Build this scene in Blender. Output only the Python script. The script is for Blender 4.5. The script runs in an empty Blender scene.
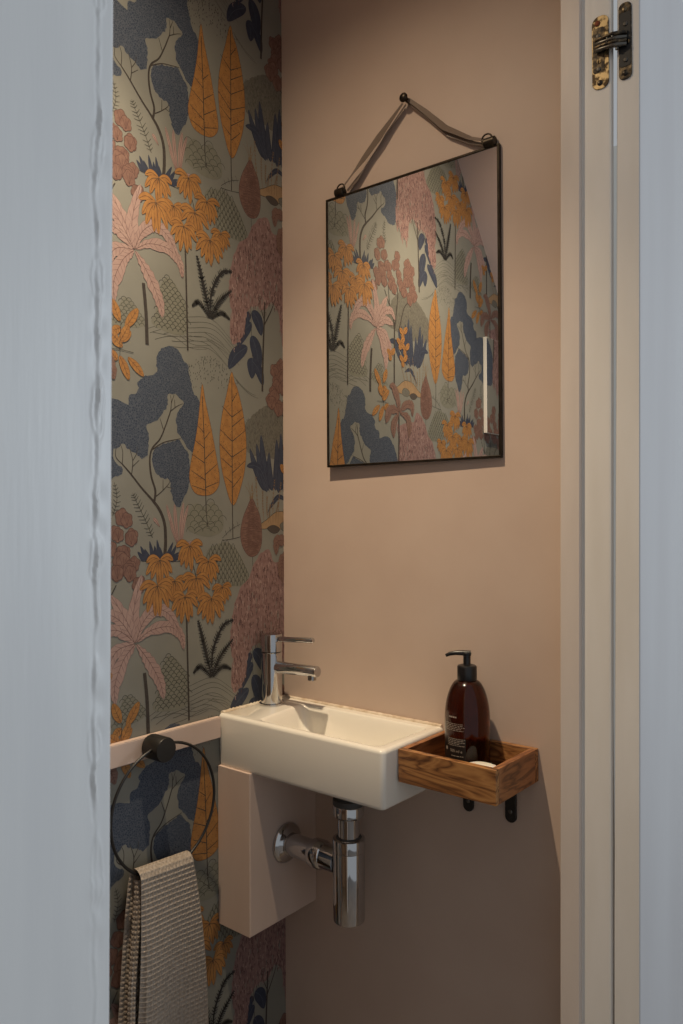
import bpy, bmesh, math, random
from mathutils import Vector, Matrix
from mathutils.geometry import tessellate_polygon
R = math.radians
C = bpy.context.scene.collection
ZC = 1.2            # eye height: everything is modelled with z measured from it, and lifted at the end
TOP = []

# ------------------------------------------------------------------ materials
def lin(c):
    c = c / 255.0
    return c / 12.92 if c <= 0.04045 else ((c + 0.055) / 1.055) ** 2.4
def rgb(r, g, b): return (lin(r), lin(g), lin(b), 1.0)
def mat(name, col, rough=0.6, metal=0.0, **kw):
    m = bpy.data.materials.new(name); m.use_nodes = True
    b = m.node_tree.nodes['Principled BSDF']
    b.inputs['Base Color'].default_value = col
    b.inputs['Roughness'].default_value = rough
    b.inputs['Metallic'].default_value = metal
    for k, v in kw.items(): b.inputs[k.replace('_', ' ')].default_value = v
    return m
def nodes(m):
    nt = m.node_tree
    return nt, nt.nodes, nt.links, nt.nodes['Principled BSDF']
def noisy(name, c1, c2, scale, rough=0.6, bump=0.0, detail=4, stretch=(1, 1, 1), lo=.35, hi=.65, bscale=None, metal=0, bdist=.002, **kw):
    m = mat(name, c1, rough, metal, **kw)
    nt, N, L, b = nodes(m)
    tc = N.new('ShaderNodeTexCoord'); mp = N.new('ShaderNodeMapping'); mp.inputs['Scale'].default_value = stretch
    nz = N.new('ShaderNodeTexNoise'); nz.inputs['Scale'].default_value = scale; nz.inputs['Detail'].default_value = detail
    cr = N.new('ShaderNodeValToRGB')
    cr.color_ramp.elements[0].position = lo; cr.color_ramp.elements[0].color = c1
    cr.color_ramp.elements[1].position = hi; cr.color_ramp.elements[1].color = c2
    L.new(tc.outputs['Object'], mp.inputs['Vector']); L.new(mp.outputs[0], nz.inputs['Vector'])
    L.new(nz.outputs['Fac'], cr.inputs['Fac']); L.new(cr.outputs['Color'], b.inputs['Base Color'])
    if bump:
        n2 = N.new('ShaderNodeTexNoise'); n2.inputs['Scale'].default_value = bscale or scale; n2.inputs['Detail'].default_value = 5
        bp = N.new('ShaderNodeBump'); bp.inputs['Strength'].default_value = bump; bp.inputs['Distance'].default_value = bdist
        L.new(mp.outputs[0], n2.inputs['Vector']); L.new(n2.outputs['Fac'], bp.inputs['Height']); L.new(bp.outputs['Normal'], b.inputs['Normal'])
    return m
def voro(name, c1, c2, scale, rough=.75):
    m = mat(name, c1, rough)
    nt, N, L, b = nodes(m)
    tc = N.new('ShaderNodeTexCoord'); v = N.new('ShaderNodeTexVoronoi'); v.feature = 'DISTANCE_TO_EDGE'; v.inputs['Scale'].default_value = scale
    cr = N.new('ShaderNodeValToRGB')
    cr.color_ramp.elements[0].position = .03; cr.color_ramp.elements[0].color = c2
    cr.color_ramp.elements[1].position = .22; cr.color_ramp.elements[1].color = c1
    L.new(tc.outputs['Object'], v.inputs['Vector']); L.new(v.outputs['Distance'], cr.inputs['Fac']); L.new(cr.outputs['Color'], b.inputs['Base Color'])
    return m
def wood(name, along, c1, c2, c3):
    m = mat(name, c1, .42)
    nt, N, L, b = nodes(m)
    tc = N.new('ShaderNodeTexCoord'); mp = N.new('ShaderNodeMapping')
    sc = [34, 34, 34]; sc[along] = 5; mp.inputs['Scale'].default_value = sc
    mp.inputs['Rotation'].default_value = (0, R(14) if along == 0 else 0, 0)
    n1 = N.new('ShaderNodeTexNoise'); n1.inputs['Scale'].default_value = 1.3; n1.inputs['Detail'].default_value = 3
    n1.inputs['Distortion'].default_value = .7
    mul = N.new('ShaderNodeMath'); mul.operation = 'MULTIPLY'; mul.inputs[1].default_value = 11
    fr = N.new('ShaderNodeMath'); fr.operation = 'PINGPONG'; fr.inputs[1].default_value = 1
    n2 = N.new('ShaderNodeTexNoise'); n2.inputs['Scale'].default_value = 9; n2.inputs['Detail'].default_value = 6
    mx = N.new('ShaderNodeMath'); mx.operation = 'MULTIPLY_ADD'; mx.inputs[1].default_value = .62
    sc2 = N.new('ShaderNodeMath'); sc2.operation = 'MULTIPLY'; sc2.inputs[1].default_value = .37
    cr = N.new('ShaderNodeValToRGB'); e = cr.color_ramp.elements
    e[0].position = .12; e[0].color = c2; e[1].position = .85; e[1].color = c3
    k = e.new(.45); k.color = c1
    L.new(tc.outputs['Object'], mp.inputs[0]); L.new(mp.outputs[0], n1.inputs['Vector']); L.new(mp.outputs[0], n2.inputs['Vector'])
    L.new(n1.outputs['Fac'], mul.inputs[0]); L.new(mul.outputs[0], fr.inputs[0])
    L.new(n2.outputs['Fac'], sc2.inputs[0]); L.new(fr.outputs[0], mx.inputs[0]); L.new(sc2.outputs[0], mx.inputs[2])
    L.new(mx.outputs[0], cr.inputs['Fac']); L.new(cr.outputs['Color'], b.inputs['Base Color'])
    return m

M = {}
M['pink'] = noisy('pink_plaster_paint', rgb(200, 180, 166), rgb(195, 174, 160), 7, .62, .12, bscale=55, bdist=.0012)
M['pinkwood'] = noisy('pink_gloss_paint', rgb(208, 187, 174), rgb(200, 179, 166), 12, .42, .10, stretch=(1, 1, .3), bscale=60, bdist=.0008)
M['cream'] = noisy('aged_cream_gloss', rgb(230, 226, 220), rgb(222, 217, 209), 9, .40, .22, stretch=(2, 2, .35), bscale=70, bdist=.0010)
M['stop'] = noisy('pale_pink_gloss', rgb(216, 204, 194), rgb(207, 195, 185), 9, .42, .22, stretch=(2, 2, .35), bscale=70, bdist=.0010)
M['white_gloss'] = noisy('white_gloss_paint', rgb(214, 214, 213), rgb(208, 208, 208), 6, .38, .10, stretch=(6, 6, .5), bscale=45, bdist=.0010)
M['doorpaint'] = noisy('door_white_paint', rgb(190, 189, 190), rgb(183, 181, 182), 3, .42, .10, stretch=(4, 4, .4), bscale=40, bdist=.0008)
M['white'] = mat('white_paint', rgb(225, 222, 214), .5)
M['ceilingpaint'] = mat('ceiling_paint', rgb(205, 186, 178), .8)
M['floor'] = noisy('grey_floor_tile', rgb(112, 104, 98), rgb(126, 118, 110), 5, .5)
M['ceramic'] = mat('white_ceramic', rgb(238, 234, 224), .12, Coat_Weight=.4, Coat_Roughness=.05)
M['sealant'] = noisy('silicone_sealant', rgb(228, 216, 198), rgb(200, 180, 155), 60, .5)
M['chrome'] = mat('chrome', (.54, .54, .55, 1), .07, 1.0)
M['chromedark'] = mat('worn_chrome', (.40, .38, .36, 1), .16, 1.0)
M['rubber'] = mat('black_rubber', (.012, .012, .012, 1), .5)
M['black'] = mat('black_powder_coat', (.014, .013, .012, 1), .38)
M['blackplastic'] = mat('black_plastic', (.008, .008, .009, 1), .30)
M['frame'] = noisy('antique_dark_metal', (.030, .025, .020, 1), (.06, .048, .036, 1), 60, .38, metal=.85)
M['mirror'] = mat('mirror_glass', (.80, .80, .79, 1), .0, 1.0)
M['ribbon'] = mat('taupe_satin', rgb(112, 96, 84), .36, Sheen_Weight=.4)
M['brass'] = noisy('tarnished_brass', (.55, .43, .24, 1), (.07, .052, .034, 1), 110, .36, metal=1.0, lo=.46, hi=.58)
M['darkbrass'] = noisy('blackened_brass', (.035, .030, .026, 1), (.26, .20, .12, 1), 120, .4, metal=.8, lo=.45, hi=.7)
M['steelink'] = mat('grey_steel_link', (.13, .125, .115, 1), .32, .9)
M['rust'] = mat('rusty_screw', rgb(120, 60, 30), .6, .4)
M['amber'] = mat('amber_plastic', (.075, .013, .003, 1), .06, Transmission_Weight=.92, IOR=1.42)
M['labelblack'] = mat('black_label', (.016, .013, .012, 1), .32)
M['labelwhite'] = mat('label_print', rgb(172, 160, 146), .6)
M['soap'] = mat('white_soap', rgb(236, 230, 218), .45, Subsurface_Weight=.1)
M['wood_x'] = wood('mango_wood_long', 0, rgb(142, 96, 56), rgb(76, 47, 28), rgb(176, 128, 78))
M['wood_y'] = wood('mango_wood_short', 1, rgb(140, 90, 54), rgb(88, 52, 32), rgb(164, 110, 68))
M['towel'] = noisy('taupe_cotton', rgb(168, 157, 145), rgb(150, 139, 127), 240, .95, lo=.4, hi=.6)
M['pipe_dark'] = mat('grey_washer', (.06, .06, .06, 1), .5)
M['lamp'] = None

PAPER = ['paper', 'ink', 'inkb', 'soft', 'sageb', 'grey', 'ochre', 'ochre2', 'rock', 'navy', 'navylite', 'slate', 'bark', 'pink', 'pinkline',
         'orange', 'orangedark', 'rust', 'rustp', 'rustdark', 'willow', 'willowlite', 'willowdark']
def prgb(r_, g_, b_):
    c = [lin(r_), lin(g_), lin(b_)]; y = .3 * c[0] + .6 * c[1] + .1 * c[2]
    return tuple(.50 * (v + (y - v) * .16) for v in c) + (1.0,)
PM = {
 'paper': noisy('paper_sage', prgb(170, 170, 158), prgb(163, 163, 151), 14, .72),
 'ink': mat('paper_ink', prgb(58, 54, 50), .75), 'inkb': mat('paper_black_ink', prgb(44, 42, 42), .75),
 'soft': mat('paper_grey_ink', prgb(92, 90, 80), .75),
 'sageb': noisy('paper_bush', prgb(152, 152, 134), prgb(160, 160, 141), 60, .75),
 'grey': noisy('paper_grey', prgb(128, 124, 112), prgb(142, 139, 124), 160, .75),
 'ochre': noisy('paper_sand', prgb(208, 168, 116), prgb(196, 156, 106), 80, .75), 'ochre2': mat('paper_straw', prgb(172, 134, 88), .75),
 'rock': mat('paper_rock', prgb(98, 86, 78), .75),
 'navy': noisy('paper_navy', prgb(52, 64, 92), prgb(64, 76, 104), 120, .75), 'navylite': mat('paper_navy_line', prgb(96, 106, 128), .75),
 'slate': voro('paper_slate', prgb(50, 70, 100), prgb(104, 116, 134), 300),
 'bark': noisy('paper_bark', prgb(66, 56, 52), prgb(84, 74, 66), 200, .75),
 'pink': noisy('paper_pink', prgb(218, 180, 168), prgb(208, 168, 158), 50, .75), 'pinkline': mat('paper_pink_line', prgb(128, 88, 82), .75),
 'orange': noisy('paper_orange', prgb(226, 154, 48), prgb(206, 136, 42), 90, .75), 'orangedark': mat('paper_orange_line', prgb(112, 68, 40), .75),
 'rust': noisy('paper_rust', prgb(166, 122, 104), prgb(146, 102, 88), 110, .75), 'rustp': noisy('paper_dusty', prgb(168, 126, 108), prgb(154, 112, 96), 90, .75),
 'rustdark': mat('paper_rust_line', prgb(108, 66, 58), .75),
 'willow': noisy('paper_willow', prgb(192, 148, 140), prgb(172, 128, 122), 130, .75), 'willowlite': mat('paper_willow_light', prgb(220, 182, 170), .75),
 'willowdark': mat('paper_willow_dark', prgb(116, 78, 76), .75),
}

# ------------------------------------------------------------------ mesh building
class MB:
    def __init__(s): s.v = []; s.f = []; s.m = []
    def add(s, vs, fs, mi=0):
        o = len(s.v); s.v += [tuple(p) for p in vs]
        for f in fs: s.f.append(tuple(i + o for i in f)); s.m.append(mi)
        return s
    def box(s, x0, x1, y0, y1, z0, z1, mi=0):
        vs = [(x, y, z) for x in (x0, x1) for y in (y0, y1) for z in (z0, z1)]
        return s.add(vs, [(0, 1, 3, 2), (4, 6, 7, 5), (0, 4, 5, 1), (2, 3, 7, 6), (0, 2, 6, 4), (1, 5, 7, 3)], mi)
    def rings(s, rs, cap0=True, cap1=True, closed=True, mi=0, loop=False):
        n = len(rs[0]); vs = [p for r in rs for p in r]; fs = []
        K = len(rs)
        for i in range(K if loop else K - 1):
            for j in range(n if closed else n - 1):
                a, b = i * n + j, i * n + (j + 1) % n
                i2 = (i + 1) % K
                fs.append((a, b, i2 * n + (j + 1) % n, i2 * n + j))
        if cap0 and not loop: fs.append(tuple(reversed(range(n))))
        if cap1 and not loop: fs.append(tuple(range((K - 1) * n, K * n)))
        return s.add(vs, fs, mi)
    def lathe(s, prof, c, axis='Z', n=40, mi=0, cap=True):
        rs = []
        for r, h in prof:
            ring = []
            for k in range(n):
                a = 2 * math.pi * k / n; u, w = r * math.cos(a), r * math.sin(a)
                if axis == 'Z': p = (c[0] + u, c[1] + w, c[2] + h)
                elif axis == 'X': p = (c[0] + h, c[1] + u, c[2] + w)
                else: p = (c[0] + w, c[1] + h, c[2] + u)
                ring.append(p)
            rs.append(ring)
        return s.rings(rs, cap, cap, mi=mi)
    def tube(s, pts, r, n=14, closed=False, mi=0, cap=True):
        pts = [Vector(p) for p in pts]; K = len(pts); rs = []
        up = None
        for i, p in enumerate(pts):
            if closed: t = pts[(i + 1) % K] - pts[i - 1]
            else: t = pts[min(i + 1, K - 1)] - pts[max(i - 1, 0)]
            t.normalize()
            if up is None:
                up = Vector((0, 0, 1)) if abs(t.z) < .9 else Vector((1, 0, 0))
            a = t.cross(up)
            if a.length < 1e-5: a = t.cross(Vector((0, 1, .1)))
            a.normalize(); b = a.cross(t).normalized(); up = b
            rr = r[i] if isinstance(r, (list, tuple)) else r
            rs.append([p + a * (rr * math.cos(2 * math.pi * k / n)) + b * (rr * math.sin(2 * math.pi * k / n)) for k in range(n)])
        return s.rings(rs, cap, cap, loop=closed, mi=mi)
    def prism(s, pts, axis, h0, h1, mi=0):
        # outline pts (u,w) extruded along an axis: Y -> (u,h,w)   X -> (h,u,w)   Z -> (u,w,h)
        def P(u, w, h): return {'Y': (u, h, w), 'X': (h, u, w), 'Z': (u, w, h)}[axis]
        n = len(pts)
        vs = [P(u, w, h0) for u, w in pts] + [P(u, w, h1) for u, w in pts]
        fs = [(i, (i + 1) % n, n + (i + 1) % n, n + i) for i in range(n)] + [tuple(reversed(range(n))), tuple(range(n, 2 * n))]
        return s.add(vs, fs, mi)
    def map(s, fn): s.v = [tuple(fn(Vector(p))) for p in s.v]; return s
    def obj(s, name, m, loc=(0, 0, 0), smooth=None, bevel=None, seg=2, recalc=True, sub=0):
        me = bpy.data.meshes.new(name)
        L = Vector(loc)
        me.from_pydata([tuple(Vector(p) - L) for p in s.v], [], s.f)
        ms = m if isinstance(m, list) else [m]
        for q in ms: me.materials.append(q)
        if len(ms) > 1:
            for p, i in zip(me.polygons, s.m): p.material_index = i
        if recalc:
            bm = bmesh.new(); bm.from_mesh(me); bmesh.ops.recalc_face_normals(bm, faces=bm.faces); bm.to_mesh(me); bm.free()
        if smooth is not None:
            for p in me.polygons: p.use_smooth = True
            me.set_sharp_from_angle(angle=R(smooth))
        o = bpy.data.objects.new(name, me); C.objects.link(o)
        if bevel:
            b = o.modifiers.new('bevel', 'BEVEL'); b.width = bevel; b.segments = seg; b.limit_method = 'ANGLE'; b.angle_limit = R(40)
            if smooth is None:
                for p in me.polygons: p.use_smooth = True
                me.set_sharp_from_angle(angle=R(50))
                b.harden_normals = True
        if sub:
            q = o.modifiers.new('sub', 'SUBSURF'); q.levels = sub; q.render_levels = sub
        return o
def thing(name, label, cat, loc, group=None):
    o = bpy.data.objects.new(name, None); o.empty_display_size = .05; C.objects.link(o)
    o.location = loc; o['label'] = label; o['category'] = cat
    if group: o['group'] = group
    TOP.append(o); return o
def solo(name, mb, m, label, cat, loc, **kw):
    o = mb.obj(name, m, loc=loc, **kw); o.location = loc; o['label'] = label; o['category'] = cat
    TOP.append(o); return o
def part(name, mb, m, root, **kw):
    loc = Vector(root.location) if root.parent is None else Vector(root.parent.location)
    o = mb.obj(name, m, loc=loc, **kw); o.parent = root
    return o
def struct(name, mb, m, label=None, cat=None, **kw):
    o = mb.obj(name, m, **kw); o['kind'] = 'structure'
    if label: o['label'] = label
    if cat: o['category'] = cat
    TOP.append(o); return o
def rrect(x0, x1, y0, y1, r, n=6):
    out = []
    for cx, cy, a0 in ((x1 - r, y1 - r, 0), (x0 + r, y1 - r, 90), (x0 + r, y0 + r, 180), (x1 - r, y0 + r, 270)):
        for k in range(n + 1):
            a = R(a0 + 90 * k / n); out.append((cx + r * math.cos(a), cy + r * math.sin(a)))
    return out
def rpoly(pts, r, n=6):
    # rounds the corners of a convex polygon given counter-clockwise
    out = []; K = len(pts)
    for i in range(K):
        p = Vector(pts[i]); a = (Vector(pts[i - 1]) - p).normalized(); b = (Vector(pts[(i + 1) % K]) - p).normalized()
        ang = a.angle(b); d = r / math.tan(ang / 2); c = p + (a + b).normalized() * (r / math.sin(ang / 2))
        s0 = p + a * d - c; s1 = p + b * d - c
        t0 = math.atan2(s0.y, s0.x); t1 = math.atan2(s1.y, s1.x)
        while t1 < t0: t1 += 2 * math.pi
        for k in range(n + 1):
            t = t0 + (t1 - t0) * k / n; out.append((c.x + r * math.cos(t), c.y + r * math.sin(t)))
    return out

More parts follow.
